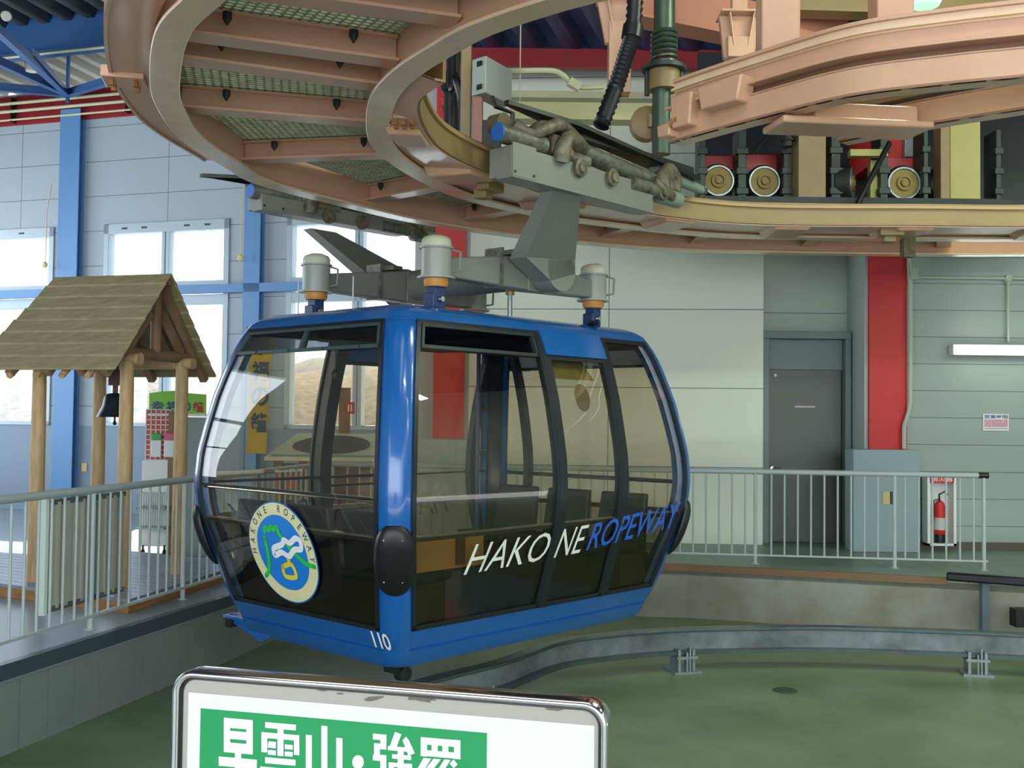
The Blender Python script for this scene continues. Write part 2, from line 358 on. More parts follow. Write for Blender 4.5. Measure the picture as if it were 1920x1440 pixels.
# red strips (painted steel columns)
mb = MB(); mb.box(XE, XF, 14.05, 14.16, .02, 7.0); tag(mb.build('red_column', RED), 'tall red painted column on the right wall beside the grey door', 'column')
xa = at(815, 600, Y=14.72).x; xb = at(872, 600, Y=14.72).x
mb = MB(); mb.box(xa, xb, 14.6, 15.0, 1.3, 7.0); tag(mb.build('red_column', RED), 'tall red painted column where the window wall ends, seen behind the cabin', 'column')
mb = MB(); mb.box(xa-.30, xa, 14.9, 15.2, 0, 7.0); mb.box(xb, xb+.06, 14.75, 15.1, 0, 7.0); tag(mb.build('wall_corner', mat('pier_paint', (180, 190, 184))), kind='structure')
mb = MB(); mb.box(-12, 13, 14.0, 14.12, 6.55, 7.05); 
mb = MB(); x0, x1 = at(880, 120, Y=14.3).x, 12.7; mb.box(x0, x1, 14.0, 14.14, 6.33, 6.58); tag(mb.build('trim_red_2', DKRED), kind='structure')
# ledge under the central red column
mb = MB(); mb.box(at(780, 820, Y=14).x, at(878, 820, Y=14).x, 14.0, 14.6, 0, 1.38); tag(mb.build('column_plinth', mat('plinth_grey', (190, 198, 188), .6), bevel=.01), 'pale box plinth below the red column behind the cabin', 'plinth')
# floor: platform with the turning pit cut out (z = 0 platform, z = -0.61 pit)
PIT = -.61
edge = [(-4.42, 1.6), (-3.36, 7.0), (-2.63, 9.73), (-1.95, 12.75), (2.05, 12.38), (4.72, 11.55), (13, 9.0)]
PLAT = mat('platform_floor', (150, 160, 160), .35, var=.12, vscale=1.2)
TILE = seam_mat('green_floor_tiles', (128, 150, 132), (84, 100, 88), .62, .62, axis='XY', w=.012, rough=.4)
mb = MB()
e3 = [Vector((x, y, 0)) for x, y in edge]
mb.prism([Vector((-14, 1.6, 0)), e3[0], e3[1], e3[2], e3[3], Vector((-1.95, 22, 0)), Vector((-14, 22, 0))], (0, 0, -.12)); tag(mb.build('floor', PLAT), kind='structure')
mb = MB(); mb.prism([e3[3], e3[4], e3[5], e3[6], Vector((13, 16, 0)), Vector((-1.95, 16, 0))], (0, 0, -.12)); tag(mb.build('floor_tiles', TILE), kind='structure')
mb = MB(); mb.box(-14, 13, -7, 1.6, -.12, 0); tag(mb.build('floor_near', PLAT), kind='structure')
PITM = mat('pit_floor_paint', (126, 142, 108), .38, rgb2=(96, 114, 76), vscale=1.1, bump=.05, bscale=12)
mb = MB(); mb.box(-5, 13.2, 1.5, 13.2, PIT-.1, PIT); tag(mb.build('floor_pit', PITM), kind='structure')
# fascia on the left with vertical joints
FASC = mat('fascia_panel', (132, 138, 130), .6, var=.08)
mb = MB(); d = (e3[2]-e3[1]).normalized()
for (p, q) in ((0, 1), (1, 2), (2, 3)):
    a, b = e3[p], e3[q]; L = (b-a).length; dd = (b-a).normalized(); nn = Vector((dd.y, -dd.x, 0)); k = 0.0
    while k < L-.02:
        w = min(.285, L-k); c = a+dd*(k+w/2)-nn*.05+Vector((0, 0, (PIT-.11)/2)); mb.obox(c, dd*(w/2-.004), nn*.03, Vector((0, 0, (-PIT-.11)/2))); k += .285
tag(mb.build('trim_1', FASC), kind='structure')
mb = MB(); mb.sweep([e3[0], e3[1], e3[2], e3[3]], -.0, .06, PIT, -.12); 
mb = MB()
for (p, q) in ((0, 1), (1, 2), (2, 3)):
    a, b = e3[p], e3[q]; dd = (b-a).normalized(); nn = Vector((dd.y, -dd.x, 0))
    mb.hexa([a+nn*.02+Vector((0, 0, -.10)), b+nn*.02+Vector((0, 0, -.10)), b-nn*.05+Vector((0, 0, -.10)), a-nn*.05+Vector((0, 0, -.10)), a+nn*.02+Vector((0, 0, .006)), b+nn*.02+Vector((0, 0, .006)), b-nn*.05+Vector((0, 0, .006)), a-nn*.05+Vector((0, 0, .006))])
tag(mb.build('trim_2', mat('edge_steel', (66, 76, 84), .35)), kind='structure')
mb = MB()
for (p, q) in ((3, 4), (4, 5), (5, 6)):
    a, b = e3[p], e3[q]; dd = (b-a).normalized(); nn = Vector((dd.y, -dd.x, 0))
    mb.hexa([a+Vector((0, 0, PIT)), b+Vector((0, 0, PIT)), b-nn*.2+Vector((0, 0, PIT)), a-nn*.2+Vector((0, 0, PIT)), a+Vector((0, 0, -.05)), b+Vector((0, 0, -.05)), b-nn*.2+Vector((0, 0, -.05)), a-nn*.2+Vector((0, 0, -.05))])
tag(mb.build('trim_3', mat('pit_concrete', (150, 152, 142), .75, rgb2=(124, 118, 100), vscale=1.6)), kind='structure')
mb = MB()
for (p, q) in ((3, 4), (4, 5)):
    a, b = e3[p], e3[q]; dd = (b-a).normalized(); nn = Vector((dd.y, -dd.x, 0))
    mb.hexa([a+nn*.015+Vector((0, 0, -.075)), b+nn*.015+Vector((0, 0, -.075)), b-nn*.03+Vector((0, 0, -.075)), a-nn*.03+Vector((0, 0, -.075)), a+nn*.015+Vector((0, 0, .004)), b+nn*.015+Vector((0, 0, .004)), b-nn*.03+Vector((0, 0, .004)), a-nn*.03+Vector((0, 0, .004))])
tag(mb.build('trim_4', mat('edge_timber', (122, 94, 62), .6)), kind='structure')
# drain cover in pit floor
mb = MB(); p = at(1472, 1295, z=PIT); mb.lathe(p+Vector((0, 0, .001)), [(.10, 0), (.10, .006)], 20); tag(mb.build('drain_cover', mat('drain_iron', (66, 78, 58), .7)), 'small dark round drain cover in the green pit floor', 'drain')
# ---- roof: corrugated deck, ribs square to the window wall
RD = Vector((-WD.y, WD.x, 0))
DECK = mat('roof_deck', (92, 92, 84), .6, rgb2=(62, 64, 56), vscale=.7)
DECKB = mat('roof_deck_blue', (44, 60, 110), .5, var=.3)
def deck(name, s0, s1, t0, t1, z, mt, pitch=.42, rise=.13, slope=.03):
    mb = MB(); n = int((s1-s0)/pitch); prof = []
    for i in range(n):
        a = s0+i*pitch; prof += [(a, 0), (a+pitch*.36, 0), (a+pitch*.5, rise), (a+pitch*.86, rise)]
    vs = []; fs = []
    for (s, h) in prof:
        for t in (t0, t1): p = WB+WD*s+RD*t; vs.append(Vector((p.x, p.y, z+h-(t)*slope)))
    for i in range(len(prof)-1): fs.append((2*i, 2*i+1, 2*i+3, 2*i+2))
    mb.add(vs, fs); o = mb.build(name, mt, smooth=10)
    sol = o.modifiers.new('thick', 'SOLIDIFY'); sol.thickness = .04; sol.offset = 1; o['kind'] = 'structure'; return o
deck('ceiling', -16, 0.2, -24, 1.2, 7.75, DECK)
deck('ceiling_2', .2, 17, -26, 2.4, 6.52, DECKB, pitch=.5, rise=.16)
mb = MB(); p = WB+WD*.2; mb.hexa([p+RD*-26+Vector((0, 0, 6.5)), p+RD*-26+WD*.1+Vector((0, 0, 6.5)), p+RD*1.2+WD*.1+Vector((0, 0, 6.5)), p+RD*1.2+Vector((0, 0, 6.5)), p+RD*-26+Vector((0, 0, 8.7)), p+RD*-26+WD*.1+Vector((0, 0, 8.7)), p+RD*1.2+WD*.1+Vector((0, 0, 8.7)), p+RD*1.2+Vector((0, 0, 8.7))])
tag(mb.build('trim_5', DECKB), kind='structure')
# blue roof steelwork on the left
mb = MB(); a = WA+WD*-6+WN*1.6; b = WA+WD*7.4+WN*1.6
mb.obox((a+b)/2+Vector((0, 0, 7.62)), (b-a)/2, WN*.012, Vector((0, 0, .30)))
mb.obox((a+b)/2+Vector((0, 0, 7.31)), (b-a)/2, WN*.13, Vector((0, 0, .012))); mb.obox((a+b)/2+Vector((0, 0, 7.93)), (b-a)/2, WN*.13, Vector((0, 0, .012)))
tag(mb.build('roof_girder', DKBLUE), 'deep blue I-beam girder under the corrugated roof at upper left', 'girder')
mb = MB(); mb.tube([a+WN*.12+Vector((0, 0, 7.27)), b+WN*.12+Vector((0, 0, 7.27))], .02, 8); tag(mb.build('girder_conduit', CREAM), 'thin cream conduit under the deep blue roof girder', 'pipe')
node = WA+WD*wall_s(140)+WN*.35+Vector((0, 0, 7.05))
ends = [(at(-40, 105, Y=15.0), 'lowest and leftmost'), (at(-30, 40, Y=13.2), 'long steep'), (at(60, 105, Y=15.6), 'short steep'), (at(232, 150, Y=16.0), 'rightward'), (at(-60, 165, Y=17.5), 'nearly level')]
for e, w in ends:
    mb = MB(); d = (e-node).normalized(); mb.bar(node, e, .10, .012); mb.bar(node+Vector((0, 0, .07)), e+Vector((0, 0, .07)), .014, .14)
    tag(mb.build('roof_brace', DKBLUE), w+' blue steel brace fanning out from the column head at upper left', 'brace', 'blue roof braces')
mb = MB(); mb.bar(node+Vector((0, 0, -.1)), node+Vector((0, 0, .75)), .05, .05); tag(mb.build('roof_brace', DKBLUE), 'short vertical blue brace above the column head at upper left', 'brace', 'blue roof braces')
mb = MB(); p1 = at(180, -12, Y=12.5); p2 = at(236, 22, Y=14); mb.bar(p1, p2, .12, .02); tag(mb.build('roof_brace', COLBLUE), 'light blue brace at the top edge beside the pink ring', 'brace', 'blue roof braces')
for zz, yy in ((7.95, 15.0), (7.98, 12.8)):
    mb = MB(); mb.bar(Vector((-13, yy+1.6, zz-.2)), Vector((-1.0, yy-2.1, zz-.2)), .1, .14); tag(mb.build('roof_purlin', mat('purlin_grey', (96, 118, 116), .5)), 'grey green purlin under the corrugated roof, %s one' % ('farther' if yy > 14 else 'nearer'), 'purlin', 'roof purlins')
# alarm lamp under girder
p = at(59, 128, Y=16.2)
mb = MB(); mb.lathe(p, [(.085, -.05), (.095, 0), (.095, .06), (.06, .075)], 18); mb.mat(1).box(p.x-.1, p.x+.1, p.y-.02, p.y+.02, p.z+.07, p.z+.12)
tag(mb.build('ceiling_speaker', [mat('old_white', (214, 212, 196)), DKMET]), 'small round off-white speaker hanging under the blue girder', 'speaker')
p = at(12, 30, Y=14.0); mb = MB(); mb.lathe(p, [(.05, -.03), (.07, 0), (.06, .05)], 16, axis=(.3, -.9, -.3)); tag(mb.build('ceiling_speaker', mat('old_white', (214, 212, 196))), 'small round white horn at the top left corner of the roof', 'speaker')
# side wall to the left, mostly glazed (outside the frame; its windows light the hall)
mb = MB(); mb.box(-12.2, -12, -7, 19, 0, .9); mb.box(-12.2, -12, -7, 19, 5.6, 7.9); mb.box(-12.2, -12, -7, 9.0, .9, 5.6)
for y in (9.0, 11.0, 13.0, 15.6, 18.6): mb.box(-12.2, -12, y, y+.35, .9, 5.6)
mb.box(-12.15, -12.05, 9.0, 19, 2.6, 2.68); mb.box(-12.15, -12.05, 9.0, 19, 3.6, 3.68)
tag(mb.build('wall_west', mat('side_wall', (180, 188, 184), .7)), kind='structure')
# hanging fluorescent fixtures of the hall (their light is set at the top)
for lx, ly, lab in ((3.0, 3.2, 'near row, left'), (6.4, 3.2, 'near row, middle'), (9.8, 3.2, 'near row, right'), (3.6, 6.6, 'far row, left'), (7.0, 6.9, 'far row, middle'), (10.2, 7.2, 'far row, right')):
    mb = MB(); mb.box(lx-.80, lx+.80, ly-.12, ly+.12, 5.74, 5.82); mb.tube([(lx-.6, ly, 5.82), (lx-.6, ly, 6.62)], .008, 6); mb.tube([(lx+.6, ly, 5.82), (lx+.6, ly, 6.62)], .008, 6)
    tag(mb.build('hanging_lamp', WHITE), 'white hanging fluorescent fixture above the hall, '+lab, 'lamp', 'hanging fluorescent fixtures')
# ---- door
droot = bpy.data.objects.new('door_1', None); COL.objects.link(droot); droot.location = (XC, 14.86, 0); droot['kind'] = 'structure'
DG = mat('door_grey', (92, 96, 90), .42, var=.08); DGF = mat('door_frame_grey', (112, 124, 122), .45)
zt = 1.66+(790-622)*14.8/2000; xl = XC+.02; xr = XD-.02
mb = MB(); mb.box(xl, xl+.10, 14.60, 14.86, 0, zt-.10); mb.box(xr-.08, xr, 14.60, 14.86, 0, zt-.10); mb.box(xl, xr, 14.59, 14.86, zt-.10, zt); mb.box(xl+.10, xr-.08, 14.74, 14.86, zt-.52, zt-.10)
mb.build('door_frame', DGF, droot, bevel=.006)
mb = MB(); mb.box(xl+.11, xr-.09, 14.76, 14.83, .02, zt-.52); leaf = mb.build('door_leaf', DG, droot, bevel=.004)
mb = MB(); hx = xl+.18; mb.tube([(hx, 14.76, 1.02), (hx, 14.70, 1.02), (hx+.1, 14.70, 1.02)], .012, 8); mb.lathe((hx, 14.757, 1.02), [(.025, 0), (.025, .01)], 14, axis=(0, -1, 0)); mb.build('door_handle', CHROME, leaf)
mb = MB(); mx = (xl+xr)/2+.0; mb.box(mx-.12, mx+.16, 14.752, 14.76, 1.86, 1.885); mb.build('name_plate', mat('plate_white', (190, 180, 170)), leaf)
mb = MB(); mb.lathe((xl+.22, 14.757, zt-.60), [(.022, 0), (.018, .012)], 12, axis=(0, -1, 0)); mb.build('door_closer', WHITE, leaf)
# ---- box pier below the right red column
bx0 = at(1600, 900, Y=13.75).x; bx1 = at(1725, 900, Y=13.75).x; bz = 1.66-(843-793)*13.75/2000
t = thing('column_casing', ((bx0+bx1)/2, 13.9, 0), 'tall grey blue box casing around the foot of the right red column', 'casing')
mb = MB(); mb.box(bx0, bx1, 13.75, 14.1, 0, bz); mb.build('casing', mat('casing_grey', (150, 170, 172), .5), t, bevel=.01)
mb = MB(); sx = at(1664, 935, Y=13.74).x; mb.box(sx-.06, sx+.03, 13.735, 13.75, .62, .78); mb.mat(1).box(sx+.03, sx+.07, 13.735, 13.75, .62, .78); mb.build('socket_plate', [mat('old_cream', (210, 195, 130)), mat('dark_latch', (50, 55, 60))], t)
# ---- conduits, lamp, poster, extinguisher on right wall
PIPE = mat('wall_pipe', (176, 188, 168), .5)
mb = MB(); px = at(1706, 600, Y=14.0).x; q = at(1694, 600, Y=14.0).x
mb.tube([(px, 13.98, 6.4), (px-.02, 13.98, 3.75), (px, 13.98, 3.5), (px, 13.98, 1.95), (px-.02, 13.98, 1.82), (q, 13.98, 1.62), (q, 13.98, bz+.01)], .028, 10); mb.box(px-.02, px+.09, 13.93, 14.1, 3.55, 3.69)
tag(mb.build('wall_conduit', PIPE), 'vertical pale green conduit with junction box running down beside the right red column', 'pipe')
mb = MB(); zz = 3.60; x2 = at(1897, 600, Y=14.0).x; mb.tube([(px+.1, 14.1, zz), (9, 14.1, zz)], .018, 8); mb.lathe((x2, 14.1, zz), [(.045, -.03), (.045, .03)], 12, axis=(0, 1, 0)); mb.tube([(x2, 14.1, zz), (x2, 14.1, 2.75)], .018, 8)
tag(mb.build('wall_conduit', PIPE), 'horizontal thin conduit dropping to the fluorescent lamp on the right wall', 'pipe')
lx0 = at(1790, 655, Y=13.95).x; lx1 = lx0+1.25; lz = 1.66+(793-654)*14/2000
t = thing('wall_lamp', ((lx0+lx1)/2, 14.0, lz-.08), 'lit white fluorescent strip lamp on the right wall', 'lamp')
mb = MB(); mb.box(lx0, lx1, 14.0, 14.15, lz-.07, lz+.075); mb.build('lamp_housing', WHITE, t, bevel=.01)
mb = MB(); mb.tube([(lx0+.04, 13.96, lz), (lx1-.04, 13.96, lz)], .045, 14); mb.build('lamp_tube', mat('lit_tube', (250, 255, 240), emit=9), t)
pc = at(1870, 792, Y=14.1)
t = thing('poster', (pc.x, 14.14, pc.z-.11), 'small notice with blue heading and pink block on the right wall', 'poster')
mb = MB(); mb.box(pc.x-.17, pc.x+.17, 14.14, 14.155, pc.z-.11, pc.z+.11); mb.build('sheet', WHITE, t)
mb = MB(); mb.box(pc.x-.155, pc.x+.155, 14.136, 14.14, pc.z-.06, pc.z+.04); mb.build('pink_block', mat('notice_pink', (196, 120, 150), .6, rgb2=(226, 190, 200), vscale=40), t)
place_text('営業時間', 'heading', mat('notice_blue', (40, 60, 130)), t, (pc.x-.155, 14.135, pc.z+.05), (1, 0, 0), (0, 0, 1), w=.31, h=.05, offset=.01)
mb = MB(); mb.box(pc.x-.155, pc.x+.155, 14.136, 14.14, pc.z-.085, pc.z-.078); mb.build('rule', mat('notice_red', (150, 60, 80)), t)
# fire extinguisher cabinet
ex0 = at(1738, 950, Y=13.95).x; ex1 = at(1792, 950, Y=13.95).x; ez0 = 1.66-(1022-795)*14/2000; ez1 = 1.66-(890-795)*14/2000
t = thing('extinguisher_cabinet', ((ex0+ex1)/2, 14.0, ez0), 'white open cabinet with red header on the right wall behind the railing', 'cabinet')
mb = MB(); mb.box(ex0, ex1, 14.12, 14.15, ez0, ez1); mb.box(ex0, ex0+.035, 13.93, 14.15, ez0, ez1); mb.box(ex1-.035, ex1, 13.93, 14.15, ez0, ez1); mb.box(ex0, ex1, 13.93, 14.15, ez0, ez0+.03); mb.box(ex0, ex1, 13.93, 14.15, ez1-.02, ez1)
mb.build('case', WHITE, t)
mb = MB(); mb.box(ex0+.03, ex1-.03, 13.93, 13.95, ez1-.11, ez1-.01); hd = mb.build('header', RED, t)
place_text('消火器', 'lettering', WHITE, hd, (ex0+.05, 13.925, ez1-.09), (1, 0, 0), (0, 0, 1), w=ex1-ex0-.1, h=.06, offset=.01)
exx = (ex0+ex1)/2+.01
t2 = thing('fire_extinguisher', (exx, 14.03, ez0+.03), 'red fire extinguisher with silver label inside the white wall cabinet', 'extinguisher')
mb = MB(); mb.lathe((exx, 14.03, ez0+.14), [(.06, 0), (.072, .02), (.072, .36), (.05, .42), (.02, .44)], 20); bd = mb.build('cylinder', RED, t2)
mb = MB(); mb.lathe((exx, 14.03, ez0+.20), [(.0735, 0), (.0735, .16)], 20); mb.build('label_band', mat('ext_label', (200, 200, 190)), bd)
mb = MB(); mb.lathe((exx, 14.03, ez0+.03), [(.07, 0), (.07, .11)], 20); mb.build('foot', BLACK, t2)
mb = MB(); mb.tube([(exx, 14.03, ez0+.57), (exx-.02, 14.0, ez0+.66), (exx+.05, 13.99, ez0+.70), (exx+.09, 14.0, ez0+.66)], .012, 8); mb.tube([(exx, 14.03, ez0+.6), (exx-.09, 14.0, ez0+.58), (exx-.1, 14.0, ez0+.3)], .010, 8); mb.build('handle', BLACK, t2)
# exit arrow sign seen through the cabin
pc = at(980, 697, Y=14.6)
t = thing('exit_arrow_sign', (pc.x, 14.7, pc.z-.09), 'small white sign with green arrow pointing left on the pale wall', 'sign')
mb = MB(); mb.box(pc.x-.17, pc.x+.13, 14.66, 14.72, pc.z-.10, pc.z+.10); mb.build('panel', WHITE, t)
mb = MB(); y = 14.655; z = pc.z+.02; x = pc.x-.15
mb.prism([(x, y, z), (x+.10, y, z+.07), (x+.14, y, z+.07), (x+.07, y, z+.015), (x+.25, y, z+.015), (x+.25, y, z-.015), (x+.07, y, z-.015), (x+.14, y, z-.07), (x+.10, y, z-.07)], (0, -.003, 0)); mb.build('arrow', GREEN, t)
# small kick panel lines behind the left part of right railing
# ================================================================ RAILINGS
def railing(label, pts, posts, name='railing', n_group=None, h=1.1, sp=.150, group='white steel railings'):
    pts = [Vector((*p, 0)) for p in pts]
    r = thing(name, pts[0], label, 'railing', group)
    mb = MB(); mb.tube([p+Vector((0, 0, h-.025)) for p in pts], .032, 12); mb.build('handrail', RAILM, r)
    mb = MB()
    for i in range(len(pts)-1): mb.bar(pts[i]+Vector((0, 0, .105)), pts[i+1]+Vector((0, 0, .105)), .04, .02)
    mb.build('bottom_rail', RAILM, r)
    for i in range(len(pts)-1):
        a, b = pts[i], pts[i+1]; L = (b-a).length; d = (b-a)/L; ps = [p for (k, p) in posts if k == i]
        for p in ps:
            mb = MB(); c = a+d*p; mb.tube([c, c+Vector((0, 0, h-.03))], .022, 10); mb.lathe(c, [(.045, 0), (.045, .008)], 12); mb.build('post', RAILM, r)
        s = sp*.6
        while s < L-.03:
            if all(abs(s-p) > sp*.38 for p in ps):
                mb = MB(); c = a+d*s; mb.tube([c+Vector((0, 0, .11)), c+Vector((0, 0, h-.04))], .0115, 8); mb.build('baluster', RAILM, r)
            s += sp
    return r
def onrail(y): return (-3.45+.2*(y-7.18), y)
railing('long white steel railing on the left platform edge, with a panel hung on it', [onrail(4.6), onrail(13.15)], [(0, ((y-4.6)*math.sqrt(1.04))) for y in (5.47, 6.87, 8.28, 9.68, 11.08, 12.5, 13.1)])
ra = Vector((-2.25, 13.2)); rb = Vector((5.42, 12.16)); L = (rb-ra).length
pp = [(0, .05), (0, L-.04)]
for px in (1420, 1675, 1160, 905): q = at(px, 1055, z=.05); pp.append((0, (Vector((q.x, q.y))-ra).dot((rb-ra)/L)))
_r = railing('long white steel railing on the far platform edge, running right behind the cabin', [tuple(ra), tuple(rb)], pp)
mb = MB(); _e = Vector((*rb, 1.075)); _d = Vector((*(rb-ra).normalized(), 0)); mb.tube([_e-_d*.10, _e+_d*.01], .035, 12); mb.build('end_cap', BLACK, _r)
# grey board hung on the left railing
def rl(px, base=True):   # y along left railing for a photo column
    d = _F*FPX+_R*(px-960); k = d.x/d.y; y = (-3.45-.2*7.18)/(k-.2); return y
y0, y1 = rl(103), rl(250)
t = thing('hung_board', (*onrail(y0), .18), 'grey ribbed board hanging behind the bars of the left railing', 'board')
a = Vector((*onrail(y0), 0))+Vector((-.055, 0, 0)); b = Vector((*onrail(y1), 0))+Vector((-.055, 0, 0)); d = (b-a).normalized(); nn = Vector((d.y, -d.x, 0)); L = (b-a).length
mb = MB(); mb.obox((a+b)/2+Vector((0, 0, .62)), d*L/2, nn*.008, Vector((0, 0, .40)))
k = .05
while k < L: mb.obox(a+d*k+nn*.012+Vector((0, 0, .62)), d*.02, nn*.008, Vector((0, 0, .39))); k += .105
mb.build('board', mat('board_grey', (190, 188, 170), .6, var=.12), t)
mb = MB(); mb.obox(a+Vector((0, 0, .62)), d*.02, nn*.03, Vector((0, 0, .42))); mb.build('edge_strip', mat('strip_pale', (214, 228, 214)), t)
for zz in (.23, 1.01): mb = MB(); mb.obox((a+b)/2+Vector((0, 0, zz)), d*L/2, nn*.018, Vector((0, 0, .02))); mb.build('frame_strip', mat('strip_dark', (96, 100, 96)), t)

# ================================================================ RING OF STEEL TRACKS OVERHEAD
HZ = 3.30; KZ = (HZ-1.66)/1.94; MB.RS = KZ
def rpath(pxs, n=6, pre=(), z=HZ):
    pts = [Vector((x*KZ, y*KZ, z)) for x, y in pre]+[at(x, y, z=z) for x, y in pxs]; return smoothpath(pts, n)
OUT = rpath([(309, 150), (318, 200), (358, 259), (437, 312), (497, 345), (640, 383), (803, 420), (1020, 450), (1240, 469), (1430, 475), (1693, 479), (1920, 479), (2200, 472)], pre=[(1.2, 3.25), (.1, 3.42), (-.8, 4.0), (-1.44, 4.9), (-1.75, 5.38)])
INN = rpath([(757, 143), (720, 185), (710, 230), (717, 272), (752, 307), (815, 345), (873, 370), (960, 393), (1080, 415), (1280, 438), (1413, 446), (1693, 450), (1920, 451), (2200, 448)], pre=[(2.0, 4.45), (1.1, 4.5), (.42, 4.78), (-.12, 5.22), (-.40, 5.6)])
GUI = rpath([(783, 190), (797, 247), (840, 290), (930, 330), (1080, 377), (1280, 409), (1447, 421), (1723, 423), (1920, 425), (2200, 424)], pre=[(-.42, 6.1)])
# travel runs clockwise seen from above on the far side: left of travel = outwards
def ring_beam(name, label, path, flw, web, h, mt, split=()):
    t = thing(name, path[len(path)//2]+Vector((0, 0, -0)), label, 'track beam')
    mb = MB(); mb.sweep(path, -flw/2, flw/2, 0, .022); o = mb.build('bottom_flange', CREAM_EDGE, t, bevel=.004)
    mb = MB(); mb.sweep(path, -web/2, web/2, .02, h); mb.build('web', mt, t)
    mb = MB(); mb.sweep(path, -flw/2, flw/2, h, h+.022); mb.build('top_flange', mt, t)
    return t
tO = ring_beam('outer_track_beam', 'outermost curved pink I-beam of the overhead track ring', OUT, .17, .03, .34, PINK)
tI = ring_beam('inner_track_beam', 'second curved pink I-beam of the overhead track ring, inside the outermost', INN, .17, .03, .34, PINK)
# outer lip of the outermost beam (upper, wider plate with splice bolts)
lipp = OUT[6:int(len(OUT)*.50)]
mb = MB(); mb.sweep(lipp, .07, .30, .10, .13); mb.sweep(lipp, .301, .322, .09, .40); mb.build('outer_lip', PINK, tO)
mb = MB(); mb.sweep(OUT[40:], -.02, -.0, .02, .3)
def splice(path, i, o0, o1, z0, z1, parent, bolts=4):
    a, b = path[i], path[i+1]; d = (b-a).normalized(); l = Vector((-d.y, d.x, 0)); c = a+l*(o0+o1)/2
    mb = MB(); mb.obox(c+Vector((0, 0, (z0+z1)/2)), d*.10, l*(o1-o0)/2, Vector((0, 0, (z1-z0)/2))); mb.build('splice_plate', PINK, parent, bevel=.006)
    for k in range(bolts):
        mb = MB(); q = c+d*(.05 if k % 2 else -.05)+l*((o1-o0)*(.28 if k//2 % 2 else -.28)); mb.lathe(q+Vector((0, 0, z0-.03)), [(.014, 0), (.014, .03)], 6); mb.build('bolt', RUST, parent)
iL = min(range(len(OUT)-1), key=lambda i: (OUT[i]-at(300, 180, z=HZ)).length)
splice(OUT, iL, .10, .31, .06, .12, tO)
# guide channel
t = thing('guide_channel', GUI[10], 'innermost curved pink guide channel of the overhead track ring', 'track beam')
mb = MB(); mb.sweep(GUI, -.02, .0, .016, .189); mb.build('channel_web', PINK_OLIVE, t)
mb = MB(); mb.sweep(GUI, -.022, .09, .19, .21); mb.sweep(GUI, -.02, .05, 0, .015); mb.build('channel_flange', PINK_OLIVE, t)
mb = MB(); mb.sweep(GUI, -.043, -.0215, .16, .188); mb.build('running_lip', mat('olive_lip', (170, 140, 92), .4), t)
# plate joining guide channel and inner beam, with boxed lugs
n = len(GUI); vs = []; fs = []
for i, p in enumerate(GUI):
    q = min(INN, key=lambda r: (r-p).length); vs += [p+Vector((0, 0, -.012)), q+Vector((0, 0, .035)), q+Vector((0, 0, .055)), p+Vector((0, 0, -.002))]
for i in range(n-1):
    for k in range(4): fs.append((i*4+k, i*4+(k+1) % 4, (i+1)*4+(k+1) % 4, (i+1)*4+k))
mb = MB(); mb.add(vs, fs); mb.build('joining_plate', PINK, t)
mb = MB()
acc = 0; last = GUI[0]; nlug = 0
for i in range(1, n-1):
    acc += (GUI[i]-GUI[i-1]).length
    if acc > .95:
        acc = 0; p = GUI[i]; q = min(INN, key=lambda r: (r-p).length); d = (GUI[i+1]-GUI[i-1]).normalized(); l = (q-p); l.z = 0; L = l.length; l.normalize()
        c = p+l*L*.42
        lug = MB(); lug.hexa([c-d*.14-l*L*.36+Vector((0, 0, -.035)), c+d*.14-l*L*.36+Vector((0, 0, -.035)), c+d*.14+l*L*.3+Vector((0, 0, -.035)), c-d*.14+l*L*.3+Vector((0, 0, -.035)),
                  c-d*.20-l*L*.42+Vector((0, 0, .05)), c+d*.20-l*L*.42+Vector((0, 0, .05)), c+d*.20+l*L*.36+Vector((0, 0, .05)), c-d*.20+l*L*.36+Vector((0, 0, .05))])
        lug.build('lug', PINK, t, bevel=.012)
def near_idx(path, p): return min(range(1, len(path)-1), key=lambda i: (path[i]-p).length)
for px, py in ((757, 228),):
    c = at(px, py, z=HZ-.0); mb = MB(); mb.obox(c+Vector((0, 0, .02)), (.075, .02, 0), (-.02, .07, 0), (0, 0, .02)); mb.build('splice_plate', PINK, t, bevel=.006)
    for bx in (-.045, 0, .045):
        for by in (-.04, .04): mb = MB(); mb.lathe(c+Vector((bx, by, -.03)), [(.014, 0), (.014, .03)], 6); mb.build('bolt', RUST, t)
for px, py in ((945, 335), (1690, 428)):
    i = near_idx(GUI, at(px, py, z=HZ)); a = GUI[i]; d = (GUI[i+1]-GUI[i-1]).normalized(); l = Vector((-d.y, d.x, 0))
    mb = MB(); mb.obox(a+l*.14+Vector((0, 0, -.03)), d*.10, l*.05, Vector((0, 0, .035))); mb.obox(a+l*.2+Vector((0, 0, -.07)), d*.05, l*.05, Vector((0, 0, .04))); mb.build('splice_block', PINK_OLIVE, t, bevel=.008)
